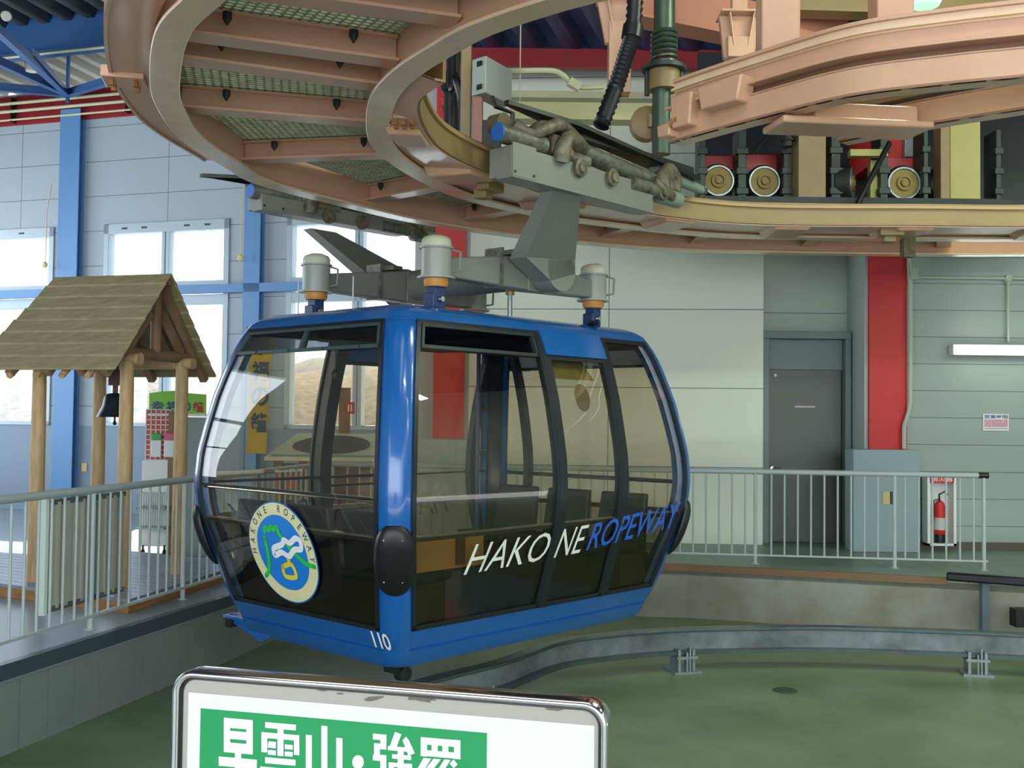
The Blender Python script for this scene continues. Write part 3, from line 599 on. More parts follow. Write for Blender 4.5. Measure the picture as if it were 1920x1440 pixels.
# crossbeams between outer and inner beams and the grating above
def param(path, f):
    tot = sum((path[i+1]-path[i]).length for i in range(len(path)-1)); s = f*tot
    for i in range(len(path)-1):
        L = (path[i+1]-path[i]).length
        if s <= L: return path[i].lerp(path[i+1], s/L)
        s -= L
    return path[-1]
def crossbeam(pa, pb, where, w=.13, h=.16):
    a = Vector((*pa.xy, HZ)); b = Vector((*pb.xy, HZ)); d = (b-a).normalized(); a = a+d*.02; b = b-d*.02
    t = thing('crossbeam', (a+b)/2+Vector((0, 0, .10)), 'pink crossbeam of the overhead track ring, '+where, 'crossbeam', 'pink crossbeams of the track ring')
    mb = MB(); mb.bar(a+Vector((0, 0, .08)), b+Vector((0, 0, .08)), w, .014); mb.bar(a+Vector((0, 0, .20)), b+Vector((0, 0, .20)), w*.6, .014); mb.bar(a+Vector((0, 0, .14)), b+Vector((0, 0, .14)), .012, h-.04); mb.build('beam', PINK, t)
    for f in (.22, .78):
        p = a.lerp(b, f)+Vector((0, 0, .20)); s = d.cross(Vector((0, 0, 1)))*.085
        mb = MB(); mb.lathe(p+s+Vector((0, 0, -.05)), [(.004, -.03), (.010, -.02), (.022, .0), (.022, .03)], 8); mb.build('clamp_bolt', DKMET, t)
XB = [((120, -60), (560, -75), 'overhead at the top edge'), ((395, 8), (850, 72), 'just below the top grating'), ((345, 92), (735, 150), 'wide one second from the top edge'), ((318, 142), (705, 190), 'above the splice plate'), ((355, 232), (712, 262), 'level with the splice bolts'),
      ((470, 322), (760, 312), 'low left'), ((700, 398), (850, 366), 'behind the hidden carriage'), ((880, 430), (1010, 402), 'left of the hanger arm'), ((1120, 459), (1200, 430), 'right of the hanger arm'), ((1300, 471), (1340, 443), 'above the pale wall'), ((1500, 476), (1530, 448), 'above the grey door'), ((1780, 480), (1790, 450), 'right of the hanging conduit')]
gr_pts = []
for i, (pa, pb, w) in enumerate(XB):
    a = OUT[near_idx(OUT, at(*pa, z=HZ))] if i else OUT[16]; b = INN[near_idx(INN, at(*pb, z=HZ))] if i else INN[14]
    crossbeam(a, b, w); gr_pts.append((a, b))
# grating: one panel per bay, real bars
GRT = mat('grating_bars', (190, 194, 160), .55, rgb2=(150, 156, 124), vscale=10)
wh = ['top edge bay', 'bay under the top bay', 'third bay from the top edge', 'narrow fourth bay', 'long bay at the left curve', 'lower left bay', 'bay behind the hidden carriage', 'bay left of the hanger arm', 'bay behind the hanger arm', 'bay above the pale wall', 'bay above the grey door']
for k in range(len(gr_pts)-1):
    (a0, b0), (a1, b1) = gr_pts[k], gr_pts[k+1]; mb = MB(); z = Vector((0, 0, .225))
    L = ((a1-a0).length+(b1-b0).length)/2; W = (a0-b0).length; n = max(4, min(40, int(L/.036)))
    for i in range(n+1):
        t_ = i/n; p = a0.lerp(a1, t_)+z; q = b0.lerp(b1, t_)+z; mb.bar(p, q, .013, .018)
    mcount = max(4, min(40, int(W/.045)))
    for j in range(mcount+1):
        t_ = j/mcount; p = a0.lerp(b0, t_)+z; q = a1.lerp(b1, t_)+z; mb.bar(p, q, .014, .012)
    tag(mb.build('grating_panel', GRT), 'grey green walkway grating panel in the pink ring, '+wh[k], 'grating', 'walkway gratings in the track ring')
# near right track: double channel curving towards the camera's right, and its partner
R4 = rpath([(1270, 272), (1307, 261), (1430, 228), (1600, 187), (1780, 165), (1920, 152), (2150, 128), (2500, 85)])
R5 = rpath([(1582, 270), (1750, 238), (1920, 211), (2150, 175), (2500, 120)])
t = thing('near_track_beam', R4[0], 'stacked pink channel track curving from the centre to the right edge', 'track beam')
mb = MB(); mb.sweep(R4, -.08, .06, 0, .02); mb.sweep(R4, -.08, -.05, 0, .17); mb.sweep(R4, -.08, .06, .155, .175); mb.build('lower_channel', PINK, t, bevel=.003)
mb = MB(); mb.sweep(R4[2:], -.03, .02, .17, .23); mb.build('slot_core', mat('slot_brown', (120, 84, 62), .7), t)
mb = MB(); mb.sweep(R4, -.12, .08, .225, .245); mb.sweep(R4, -.02, .01, .24, .44); mb.sweep(R4, -.05, .08, .43, .455); mb.build('upper_channel', PINK, t, bevel=.003)
mb = MB(); mb.sweep(R4, -.062, -.045, .37, .385); mb.sweep(R4, -.03, -.0, .36, .44); mb.build('running_lip', CREAM_EDGE, t)
def lug_on(path, px, py, o0, o1, z0, z1, hl, parent, name='lug', mt=PINK):
    i = near_idx(path, at(px, py, z=HZ)); a = path[i]; d = (path[i+1]-path[i-1]).normalized(); l = Vector((-d.y, d.x, 0)); f = hl*1.25
    P8 = []
    for (hh, z) in ((hl, z0), (f, z1)):
        P8 += [a-d*hh+l*o0+Vector((0, 0, z)), a+d*hh+l*o0+Vector((0, 0, z)), a+d*hh+l*o1+Vector((0, 0, z)), a-d*hh+l*o1+Vector((0, 0, z))]
    mb = MB(); mb.hexa(P8); return mb.build(name, mt, parent, bevel=.012)
lug_on(R4, 1390, 238, -.16, -.03, .10, .24, .13, t)
lug_on(R4, 1300, 262, -.14, -.03, .05, .24, .07, t, 'end_lug'); lug_on(R4, 1270, 268, -.14, .03, .02, .10, .05, t, 'end_lug')
for k in range(3): i = 1+k; mb = MB(); a = R4[i]; mb.lathe(a+Vector((-.05, -.12, .08+.01*k)), [(.016, 0), (.016, .035)], 6, axis=(-.6, -.8, 0)); mb.build('bolt', RUST, t)
t = thing('lower_track_beam', R5[0], 'lower pink channel track at the right edge, under the stacked one', 'track beam')
mb = MB(); mb.sweep(R5, -.08, .06, 0, .02); mb.sweep(R5, -.08, -.05, 0, .17); mb.sweep(R5, -.08, .06, .155, .175); mb.build('lower_channel', PINK, t, bevel=.003)
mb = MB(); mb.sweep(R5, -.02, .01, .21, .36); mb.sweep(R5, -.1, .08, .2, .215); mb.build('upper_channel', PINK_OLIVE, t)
# crossing box beam between these two tracks
a = at(1455, 222, z=HZ)+Vector((0, 0, .0)); b = at(1690, 232, z=HZ+.02)
mb = MB(); d = (b-a).normalized(); a2 = a-d*.02
mb.bar(a2+Vector((0, 0, -.035)), b+d*.12+Vector((0, 0, -.035)), .27, .04); mb.bar(a2+d*.2+Vector((0, 0, .03)), b+d*.05+Vector((0, 0, .03)), .18, .09)
tag(mb.build('box_crossbeam', PINK, bevel=.012), 'wide pink boxed crossbeam under the stacked track at right', 'crossbeam')
# pink hangers and girders above
def postbox(name, label, cat, px, w, y0px, z1, Y, mt=PINK, dpt=None, zb=None, group=None):
    p = at(px, y0px, Y=Y); mb = MB(); dpt = dpt or w; mb.box(p.x-w/2, p.x+w/2, Y-dpt/2, Y+dpt/2, p.z if zb is None else zb, z1); return tag(mb.build(name, mt, bevel=.008), label, cat, group)
postbox('hanger_column', 'thick square pink hanger column standing on the stacked track, left one', 'column', 1458, .215, 98, 7.0, 5.95, dpt=.16, zb=HZ+.37)
postbox('hanger_column', 'thick square pink hanger column at the top edge left of the green lamp', 'column', 1670, .195, 35, 7.0, 5.6, dpt=.16, zb=HZ+.37)
def gusset(name, label, px, ytop, ybot, wt, wb, Y):
    a = at(px, ytop, Y=Y); b = at(px, ybot, Y=Y); mb = MB()
    mb.bar(b, Vector((b.x, b.y, a.z-.18)), wb, .16, up=(0, 1, 0)); mb.prism([(a.x-wt/2, Y-.03, a.z), (a.x+wt/2, Y-.03, a.z), (a.x+wb*.6, Y-.03, a.z-.34), (a.x-wb*.6, Y-.03, a.z-.34)], (0, .06, 0)); mb.box(a.x-wt/2, a.x+wt/2, Y-.13, Y+.13, a.z, a.z+.02)
    mb.box(a.x-.06, a.x+.06, Y-.05, Y+.05, a.z+.02, 7.0)
    for s in (-.3, .3): mb.prism([(a.x+wt*s, Y-.12, a.z), (a.x+wt*s+.012, Y-.12, a.z), (a.x+wb*s*.7+.012, Y-.07, a.z-.34), (a.x+wb*s*.7, Y-.07, a.z-.34)], (0, .2, 0))
    return tag(mb.build(name, PINK, bevel=.004), label, 'bracket')
gusset('gusset_bracket', 'flared pink gusset bracket between the spring column and the thick hanger column', 1385, 32, 112, .32, .20, 8.4)
gusset('gusset_bracket', 'flared pink gusset bracket with holes left of the black hose', 1160, 2, 178, .34, .17, 8.2)
mb = MB(); a = Vector((1.0, 8.86, 5.02)); b = Vector((3.1, 9.85, 5.02))
mb.bar(a, b, .26, .02); mb.bar(a+Vector((0, 0, .20)), b+Vector((0, 0, .20)), .02, .36); mb.bar(a+Vector((0, 0, .4)), b+Vector((0, 0, .4)), .26, .02)
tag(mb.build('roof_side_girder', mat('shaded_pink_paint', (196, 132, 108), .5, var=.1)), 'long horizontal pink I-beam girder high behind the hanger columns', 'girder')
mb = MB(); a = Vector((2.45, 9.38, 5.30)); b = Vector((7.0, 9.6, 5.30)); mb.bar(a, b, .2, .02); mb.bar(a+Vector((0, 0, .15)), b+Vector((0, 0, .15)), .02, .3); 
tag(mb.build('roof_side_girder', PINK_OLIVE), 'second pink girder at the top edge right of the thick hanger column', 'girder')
# lamp with green glow at the top edge
p = at(1735, 6, Y=7.2); t = thing('high_bay_lamp', p, 'round lamp glowing pale green at the top edge', 'lamp')
mb = MB(); mb.lathe(p, [(.02, -.035), (.09, -.02), (.115, .03)], 24); mb.build('lens', mat('green_lens', (170, 255, 190), emit=1.3), t)
mb = MB(); mb.lathe(p+Vector((0, 0, .03)), [(.12, 0), (.11, .12), (.05, .22), (.02, .5)], 24); mb.build('shade', GALV, t)
# ================================================================ drive machinery beyond the ring
YB = 12.2
YEL = mat('yellow_hub', (138, 116, 40), .5, var=.2, vscale=20); TYRE = mat('tyre_rubber', (30, 32, 30), .6)
def drive_wheel(px, py, Y, lab, r=.215, rz=0):
    c = at(px, py, Y=Y); t = thing('drive_wheel', c-Vector((0, 0, r)), lab, 'wheel', 'yellow hubbed drive wheels')
    ax = Vector((math.sin(rz), -math.cos(rz), 0))
    mb = MB(); mb.lathe(c, [(r*.8, -.14), (r, -.12), (r, .0), (r*.86, .03)], 32, axis=ax); mb.build('tyre', TYRE, t)
    mb = MB(); mb.lathe(c+ax*.0, [(r*.86, -.02), (r*.87, .045), (r*.78, .045), (r*.74, .02)], 32, axis=ax); mb.build('rim', GALV, t)
    mb = MB(); mb.lathe(c+ax*.01, [(r*.76, 0), (r*.74, .02), (r*.42, .022), (r*.40, .05), (r*.3, .05), (r*.28, .03), (r*.2, .03), (r*.18, .06), (r*.05, .06)], 32, axis=ax); mb.build('hub', YEL, t)
    return t
drive_wheel(1346, 340, 11.6, 'yellow hubbed drive wheel nearest the grip carriage', .195)
drive_wheel(1432, 342, 11.6, 'yellow hubbed drive wheel, second from the grip carriage', .195)
drive_wheel(1592, 344, 11.5, 'drive wheel seen nearly edge on between the two cream columns', .20, rz=1.15)
drive_wheel(1693, 345, 11.3, 'large yellow hubbed drive wheel in front of the red housing', .20)
drive_wheel(1768, 347, 11.6, 'drive wheel half hidden behind the wide cream column', .20, rz=.3)
def plate(name, label, cat, x0, y0, x1, y1, Y, mt, dpt=.06, group=None):
    a = at(x0, y1, Y=Y); b = at(x1, y0, Y=Y); mb = MB(); mb.box(a.x, b.x, Y, Y+dpt, a.z, b.z); return tag(mb.build(name, mt, bevel=.006), label, cat, group)
HRED = mat('housing_red', (168, 28, 30), .45, var=.12)
DKG = mat('machine_green_grey', (58, 70, 62), .5, metal=.3, var=.3, vscale=6)
plate('wheel_housing', 'dark red plate behind the first drive wheel', 'housing', 1312, 292, 1378, 318, 11.76, HRED, .05, 'red wheel housings')
plate('wheel_housing', 'dark red plate behind the second drive wheel', 'housing', 1388, 290, 1468, 335, 11.76, HRED, .05, 'red wheel housings')
plate('wheel_housing', 'dark red plate behind the large drive wheel', 'housing', 1655, 296, 1728, 345, 11.46, HRED, .05, 'red wheel housings')
plate('red_cabinet', 'bright red machine panel above the large drive wheel', 'cabinet', 1650, 225, 1697, 296, 11.9, RED, 1.1)
plate('grey_motor_cabinet', 'grey cabinet beside the bright red machine panel', 'cabinet', 1697, 238, 1728, 294, 11.8, GALV, 1.2)
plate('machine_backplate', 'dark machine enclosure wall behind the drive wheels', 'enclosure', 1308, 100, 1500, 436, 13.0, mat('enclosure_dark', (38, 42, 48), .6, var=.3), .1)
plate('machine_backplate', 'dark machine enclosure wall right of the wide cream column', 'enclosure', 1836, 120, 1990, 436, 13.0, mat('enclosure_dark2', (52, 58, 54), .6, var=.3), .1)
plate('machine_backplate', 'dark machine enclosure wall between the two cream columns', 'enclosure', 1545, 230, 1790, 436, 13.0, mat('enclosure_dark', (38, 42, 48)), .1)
for x, w, Y in ((1316, 12, 11.55), (1390, 16, 11.55), (1478, 22, 11.5), (1565, 18, 11.45), (1655, 14, 11.3), (1733, 8, 11.2), (1869, 9, 11.6)):
    a = at(x-w/2, 392, Y=Y); b = at(x+w/2, 245, Y=Y); mb = MB(); mb.box(a.x, b.x, Y-.05, Y+.26, a.z-.05, b.z)
    for q in range(3): zz = a.z+.15+q*.22; mb.box(a.x-.02, b.x+.02, Y-.07, Y+.03, zz, zz+.07)
    tag(mb.build('frame_upright', DKG, bevel=.006), 'dark green grey frame upright '+{1316: 'left of the first drive wheel', 1390: 'between the first two drive wheels', 1478: 'left of the narrow cream column', 1565: 'right of the narrow cream column', 1655: 'left of the large drive wheel', 1733: 'right of the large drive wheel', 1869: 'right of the wide cream column'}[x], 'frame', 'machine frame uprights')
mb = MB(); a = at(1300, 385, Y=11.7); b = at(2000, 396, Y=11.7); mb.box(a.x, b.x, 11.0, 13.1, a.z-.20, a.z-.04); tag(mb.build('machine_bed', DKMET), 'dark steel bed carrying the drive wheels', 'machine bed')
def column_px(name, label, x0, x1, ytop, ybot, Y, mt, dpt=.3):
    a = at(x0, ybot, Y=Y); b = at(x1, ytop, Y=Y); mb = MB(); mb.box(a.x, b.x, Y, Y+dpt, a.z, b.z); return tag(mb.build(name, mt, bevel=.006), label, 'column')
CRM = mat('cream_column', (178, 172, 98), .5, var=.1)
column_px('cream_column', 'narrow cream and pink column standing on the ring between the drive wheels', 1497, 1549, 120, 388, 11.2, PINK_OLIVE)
column_px('cream_column', 'slim cream column right of the edge-on drive wheel', 1632, 1648, 300, 388, 11.35, CRM, .1)
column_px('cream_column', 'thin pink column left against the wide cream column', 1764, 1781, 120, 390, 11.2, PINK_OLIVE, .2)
column_px('cream_column', 'wide cream column standing on the ring at right', 1782, 1838, 120, 390, 11.3, CRM)
mb = MB(); mb.tube([at(1668, 268, Y=11.0), at(1640, 320, Y=10.9), at(1605, 388, Y=10.8)], .03, 8); tag(mb.build('black_hose', BLACK), 'slanting black hose left of the large drive wheel', 'hose')
mb = MB(); mb.tube(smoothpath([at(1410, 290, Y=11.3), at(1425, 270, Y=11.3), at(1450, 248, Y=11.3), at(1475, 246, Y=11.3)]), .015, 6); tag(mb.build('black_cable', BLACK), 'thin black cable looping to the upright left of the narrow cream column', 'cable')
mb = MB(); mb.bar(at(1592, 288, Y=11.2), at(1662, 288, Y=11.2), .1, .07); tag(mb.build('cream_arm', CRM), 'short cream horizontal arm above the edge-on drive wheel', 'arm')
mb = MB(); mb.tube([at(1477, 240, Y=11.3), at(1477, 275, Y=11.3)], [.06, .05], 10); mb.tube([at(1477, 250, Y=11.3), at(1477, 253, Y=11.3)], .075, 10); mb.tube([at(1477, 262, Y=11.3), at(1477, 265, Y=11.3)], .075, 10); tag(mb.build('spring_damper', BLACK), 'small dark spring damper above the uprights left of the narrow cream column', 'damper')
# hydraulic spring column (green) in the middle top
p = at(1246, 10, Y=8.1); t = thing('spring_column', (p.x, 8.1, 3.9), 'dark green hydraulic tensioning column with coil spring', 'hydraulic column')
GRN = mat('hydraulic_green', (74, 92, 76), .35, metal=.4, var=.15)
zt = lambda y: at(1246, y, Y=8.1).z
mb = MB(); mb.tube([(p.x, 8.1, zt(82)), (p.x, 8.1, zt(-60))], .082, 20); mb.build('cylinder', GRN, t)
mb = MB(); r = .095; z0 = zt(126); z1 = zt(60); pts = []
for i in range(7*14+1): pts.append((p.x+r*math.cos(i*2*math.pi/14), 8.1+r*math.sin(i*2*math.pi/14), z0+(z1-z0)*i/98))
mb.tube(pts, .014, 6); mb.build('coil_spring', GRN, t)
mb = MB(); mb.lathe((p.x, 8.1, z0-.03), [(.17, 0), (.17, .03)], 24); mb.build('spring_seat', DKG, t)
mb = MB(); mb.lathe((p.x, 8.1, zt(170)), [(.12, 0), (.12, zt(134)-zt(170))], 20); mb.build('collar', PINK_OLIVE, t)
mb = MB(); mb.tube([(p.x-.02, 8.1, zt(290)), (p.x-.02, 8.1, zt(170))], .07, 16); mb.build('lower_rod', GRN, t)
for s in (-.13, .13): mb = MB(); mb.tube([(p.x+s, 8.1, zt(180)), (p.x+s, 8.1, z0)], .02, 8); mb.build('tie_rod', DKG, t)
mb = MB(); q = at(1213, 232, Y=8.2); mb.lathe(q+Vector((0, .08, 0)), [(.07, -.02), (.13, 0), (.13, .12), (.08, .14)], 18, axis=(0, -1, 0)); mb.box(q.x, p.x, 8.1, 8.2, q.z-.05, q.z+.05); mb.build('side_bearing', PINK_OLIVE, t)
# grey control box hanging, with conduit
Yc = 8.6; a = at(884, 178, Y=Yc); b = at(912, 108, Y=Yc)
t = thing('control_box', (a.x+.1, Yc, a.z), 'grey steel control box with hinges hanging inside the ring', 'control box')
A_ = at(884, 180, Y=Yc); B_ = at(910, 186, Y=Yc-.11); C_ = at(960, 190, Y=Yc+.25); h1 = at(884, 112, Y=Yc).z; zb = A_.z
pl = [Vector((A_.x, A_.y, zb)), Vector((B_.x, B_.y, zb)), Vector((C_.x, C_.y, zb)), Vector((A_.x+C_.x-B_.x, A_.y+C_.y-B_.y, zb))]
mb = MB(); mb.prism(pl, (0, 0, h1-zb)); mb.build('box', mat('control_grey', (168, 176, 166), .45), t, bevel=.008)
for f in (.18, .82):
    mb = MB(); c = pl[0].lerp(pl[1], .55)+Vector((0, -.008, (h1-zb)*f)); mb.obox(c, (pl[1]-pl[0]).normalized()*.03, Vector((0, .008, 0)), Vector((0, 0, .02))); mb.build('hinge', DKMET, t)
mb = MB(); mb.tube([pl[1]+Vector((.05, .05, -.02)), pl[1]+Vector((.08, .05, -.1)), pl[1]+Vector((.22, .1, -.14)), pl[1]+Vector((.22, .12, -.45))], .02, 8); mb.build('cable', BLACK, t)
mb = MB(); pts = [at(940, 133, Y=8.8), at(975, 133, Y=9.2), at(1036, 133, Y=9.3), at(1058, 143, Y=9.3), at(1080, 163, Y=9.4), at(1130, 163, Y=9.5)]; mb.tube(smoothpath(pts, 4), .026, 8); mb.lathe(at(1076, 158, Y=9.35), [(.05, -.05), (.05, .06)], 8, axis=(1, .2, -.5))
tag(mb.build('bent_conduit', CREAM), 'bent cream conduit running from the control box to the right', 'pipe')
for k, (y0, y1, Y, mt, lab) in enumerate(((172, 182, 10.6, CREAM, 'upper'), (193, 222, 10.4, mat('tray_cream', (206, 204, 150), .5), 'wide lower'))):
    mb = MB(); a = at(955, y1, Y=Y); b = at(1190, y0, Y=Y); mb.box(a.x, b.x+.5, Y, Y+.22, a.z, b.z); [mb.box(xx, xx+.008, Y+.1, Y+.108, b.z, 6.9) for xx in (a.x+.1, b.x+.2)]; tag(mb.build('cable_tray', mt), lab+' cream cable tray behind the black hose', 'cable tray', 'cream cable trays')
# black corrugated hose
mb = MB(); pts = smoothpath([at(1192, -20, Y=7.6), at(1186, 60, Y=7.6), at(1172, 110, Y=7.55), at(1152, 170, Y=7.5), at(1126, 238, Y=7.45)], 14); rr = [.055+(.008 if i % 2 else -.004) for i in range(len(pts))]
t = thing('corrugated_hose', pts[-1], 'thick black corrugated hose hanging down to the grip carriage', 'hose')
mb.tube(pts, rr, 12); mb.build('hose', BLACK, t, smooth=60)
mb = MB(); c = pts[16]; mb.tube([pts[12], pts[17]], .075, 14); mb.build('cuff', BLACK, t)
# vertical dark pink machinery inside the ring left of carriage
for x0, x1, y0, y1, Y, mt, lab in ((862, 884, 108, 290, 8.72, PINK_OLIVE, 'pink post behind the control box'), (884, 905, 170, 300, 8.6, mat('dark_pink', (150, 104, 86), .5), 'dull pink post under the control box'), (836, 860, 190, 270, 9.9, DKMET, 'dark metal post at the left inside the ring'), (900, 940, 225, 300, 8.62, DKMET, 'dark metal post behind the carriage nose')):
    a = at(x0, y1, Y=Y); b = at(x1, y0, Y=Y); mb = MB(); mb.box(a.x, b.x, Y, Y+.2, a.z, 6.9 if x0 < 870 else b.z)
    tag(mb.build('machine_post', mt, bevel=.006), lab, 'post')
a = at(828, 206, Y=9.9); b = at(850, 190, Y=9.9); mb = MB(); mb.box(a.x, b.x, 9.75, 9.95, a.z, b.z); tag(mb.build('red_sensor_box', RED, bevel=.006), 'small red sensor box at the left inside the ring', 'box')
mb = MB(); mb.tube(smoothpath([Vector((at(846, 130, Y=9.5).x, 9.5, 6.9)), at(846, 130, Y=9.5), at(856, 150, Y=9.4), at(866, 190, Y=9.4), at(868, 260, Y=9.4)]), .04, 8); tag(mb.build('black_hose', BLACK), 'short black hose beside the pink post behind the control box', 'hose')
mb = MB(); c = at(845, 175, Y=9.6); mb.lathe(c, [(.06, -.3), (.06, .0), (.09, .02), (.09, .12), (.05, .2)], 14); tag(mb.build('spring_damper', DKMET), 'dark damper cylinder at the far left inside the ring', 'damper')
# vertical conduit with olive clamp hanging from the ring at right
t = thing('hanging_conduit', at(1702, 470, Y=9.3), 'thin pale conduit with olive clamp hanging from the ring before the red column', 'pipe')
mb = MB(); mb.tube([at(1702, 435, Y=9.3), at(1703, 482, Y=9.5), at(1706, 500, Y=11.5), at(1707, 512, Y=13.95)], .016, 8); mb.build('tube', PIPE, t)
mb = MB(); c = at(1702, 457, Y=9.25); mb.obox(c, (.05, 0, 0), (0, .05, 0), (0, 0, .12)); mb.build('clamp', mat('olive_clamp', (110, 104, 56), .6, rgb2=(70, 60, 40), vscale=20), t)
MB.RS = 1.0
# ================================================================ guide rail in the pit
GP = [at(x, y, z=-.22) for x, y in [(650, 1330), (740, 1290), (840, 1262), (940, 1237), (1040, 1202), (1140, 1187), (1280, 1177), (1413, 1174), (1580, 1174), (1920, 1187), (2300, 1215)]]
GP = smoothpath([Vector((p.x, p.y, 0)) for p in GP], 8)
t = thing('guide_rail', GP[40]+Vector((0, 0, PIT)), 'curved dark steel guide rail looping over the green pit floor', 'rail')
RLM = mat('rail_steel', (92, 106, 104), .3, metal=.6, var=.25, vscale=5)
mb = MB(); mb.sweep(GP, -.07, .05, -.25, -.22); mb.build('rail_head', RLM, t, bevel=.006)
mb = MB(); mb.sweep(GP, .01, .03, -.42, -.24); mb.build('rail_web', mat('rail_galv', (140, 146, 146), .45, metal=.4, rgb2=(96, 100, 98), vscale=3), t)
mb = MB(); mb.sweep(GP, -.07, .05, -.45, -.42); mb.build('rail_foot', RLM, t)
for px, lab in ((1285, 'middle'), (1830, 'right'), (905, 'near')):
    i = near_idx(GP, at(px, 1180 if px > 1000 else 1250, z=0 if 0 else -.22)*1) if 0 else min(range(1, len(GP)-1), key=lambda i: abs((GP[i]+Vector((0, 0, -.22))-CAM).dot(_R)/(GP[i]+Vector((0, 0, -.22))-CAM).dot(_F)*FPX+960-px))
    c = GP[i]; d = (GP[i+1]-GP[i-1]).normalized(); l = Vector((-d.y, d.x, 0))
    mb = MB(); mb.obox(c+l*-.0+Vector((0, 0, PIT+.01)), d*.13, l*.13, Vector((0, 0, .01))); mb.obox(c+d*.07+Vector((0, 0, -.50)), d*.012, l*.09, Vector((0, 0, .10))); mb.obox(c-d*.07+Vector((0, 0, -.50)), d*.012, l*.09, Vector((0, 0, .10)))
    mb.obox(c+Vector((0, 0, -.47)), d*.10, l*.11, Vector((0, 0, .012))); mb.tube([c-l*.1+Vector((0, 0, PIT)), c-l*.1+Vector((0, 0, -.42))], .012, 8); mb.tube([c+d*.03-l*.1+Vector((0, 0, PIT)), c+d*.03-l*.1+Vector((0, 0, -.36))], .012, 8)
    mb.build('support', GALV, t)
# black bumper bar on the far pit edge at right with post
t = thing('edge_bumper', at(1850, 1090, Y=11.3), 'black horizontal bumper bar on a grey post at the right pit edge', 'bumper')
a = at(1775, 1080, Y=11.35); b = at(2050, 1096, Y=10.7); b.z = a.z
mb = MB(); mb.bar(a, b, .10, .09); mb.build('bumper_bar', BLACK, t, bevel=.02)
c = at(1845, 1090, Y=11.25); mb = MB(); mb.box(c.x-.04, c.x+.04, 11.2, 11.28, PIT+.005, a.z-.04); mb.box(c.x-.1, c.x+.1, 11.14, 11.3, PIT+.001, PIT+.02); mb.build('post', mat('bumper_post', (92, 104, 112), .5), t)
c = at(1912, 1160, Y=11.0); mb = MB(); mb.box(c.x-.06, c.x+.2, 10.95, 11.1, c.z-.08, c.z+.10); tag(mb.build('junction_box', DKMET), 'dark grey junction box low on the pit wall at the right edge', 'box')
# ================================================================ GONDOLA CABIN (local frame: x along the side, y towards the left face's far corner)
TH = .831; CX, CY = -.429, 8.269
AH, BH, RC = 1.342, .848, .12
DZ = [(.06, -.12), (.08, -.03), (.12, .0), (.22, .04), (.33, .085), (.45, .125), (.6, .165), (.75, .215), (.9, .255), (1.05, .28), (1.2, .289), (1.4, .275), (1.6, .24), (1.8, .20), (1.95, .16), (2.1, .115), (2.2, .08), (2.28, .04), (2.33, .01), (2.37, -.04), (2.4, -.12)]
def D(z):
    if z <= DZ[0][0]: return DZ[0][1]
    for (a, da), (b, db) in zip(DZ, DZ[1:]):
        if z <= b: t = (z-a)/(b-a); return da+(db-da)*t
    return DZ[-1][1]
def side_pt(side, u, z, off=0):
    if side == 'S': return Vector((u, -(BH+D(z)+off), z))
    if side == 'N': return Vector((u, BH+D(z)+off, z))
    if side == 'W': return Vector((-(AH+D(z)+off), u, z))
    return Vector((AH+D(z)+off, u, z))
def elim(side, z): return (AH if side in 'SN' else BH)+D(z)-RC
def patch(mb, side, lo, hi, z0, z1, o0, o1, nz=None, nu=1):
    """curved slab on a cabin side; lo/hi are x positions or ('e', inset) measured in from the corner"""
    nz = nz or max(1, int(abs(z1-z0)/.09)); vs = []; fs = []
    def uu(v, z, s): return s*(elim(side, z)-v[1]) if isinstance(v, tuple) else v
    for i in range(nz+1):
        z = z0+(z1-z0)*i/nz; a = uu(lo, z, -1); b = uu(hi, z, 1)
        for o in (o0, o1):
            for k in range(nu+1): vs.append(side_pt(side, a+(b-a)*k/nu, z, o))
    m = nu+1; row = 2*m
    for i in range(nz):
        for k in range(nu):
            a = i*row+k; fs.append((a, a+1, a+row+1, a+row)); a += m; fs.append((a, a+row, a+row+1, a+1))
        a = i*row; fs.append((a, a+row, a+row+m, a+m)); a = i*row+nu; fs.append((a, a+m, a+row+m, a+row))
    for k in range(nu):
        fs.append((k, k+m, k+m+1, k+1)); a = nz*row+k; fs.append((a, a+1, a+m+1, a+m))
    mb.add(vs, fs); return mb
def outline(z, off=0, rc=RC, n=6):
    A, B = AH+D(z)+off, BH+D(z)+off; r = []
    for cx, cy, a0 in ((A-rc, -(B-rc), -90), (A-rc, B-rc, 0), (-(A-rc), B-rc, 90), (-(A-rc), -(B-rc), 180)):
        for k in range(n+1): t = math.radians(a0+90*k/n); r.append(Vector((cx+rc*math.cos(t), cy+rc*math.sin(t), z)))
    return r
def loft(mb, rings, cap0=True, cap1=True):
    n = len(rings[0]); vs = [v for r in rings for v in r]; fs = []
    for i in range(len(rings)-1):
        for k in range(n): fs.append((i*n+k, i*n+(k+1) % n, (i+1)*n+(k+1) % n, (i+1)*n+k))
    if cap0: fs.append(tuple(range(n-1, -1, -1)))
    if cap1: fs.append(tuple((len(rings)-1)*n+k for k in range(n)))
    mb.add(vs, fs)
cab = thing('gondola_cabin', (CX, CY, 0), 'blue ropeway gondola cabin with tinted curved windows and round emblem, hanging in the station', 'gondola', rz=TH)
GT = glass('cabin_tinted_glass', (.93, .895, .83), fres=1.52)
GT2 = glass('cabin_dark_glass', (.68, .64, .58), fres=1.5)
CB = lambda mb, name, mt, parent=None, **k: mb.build(name, mt, parent or cab, local=True, **k)
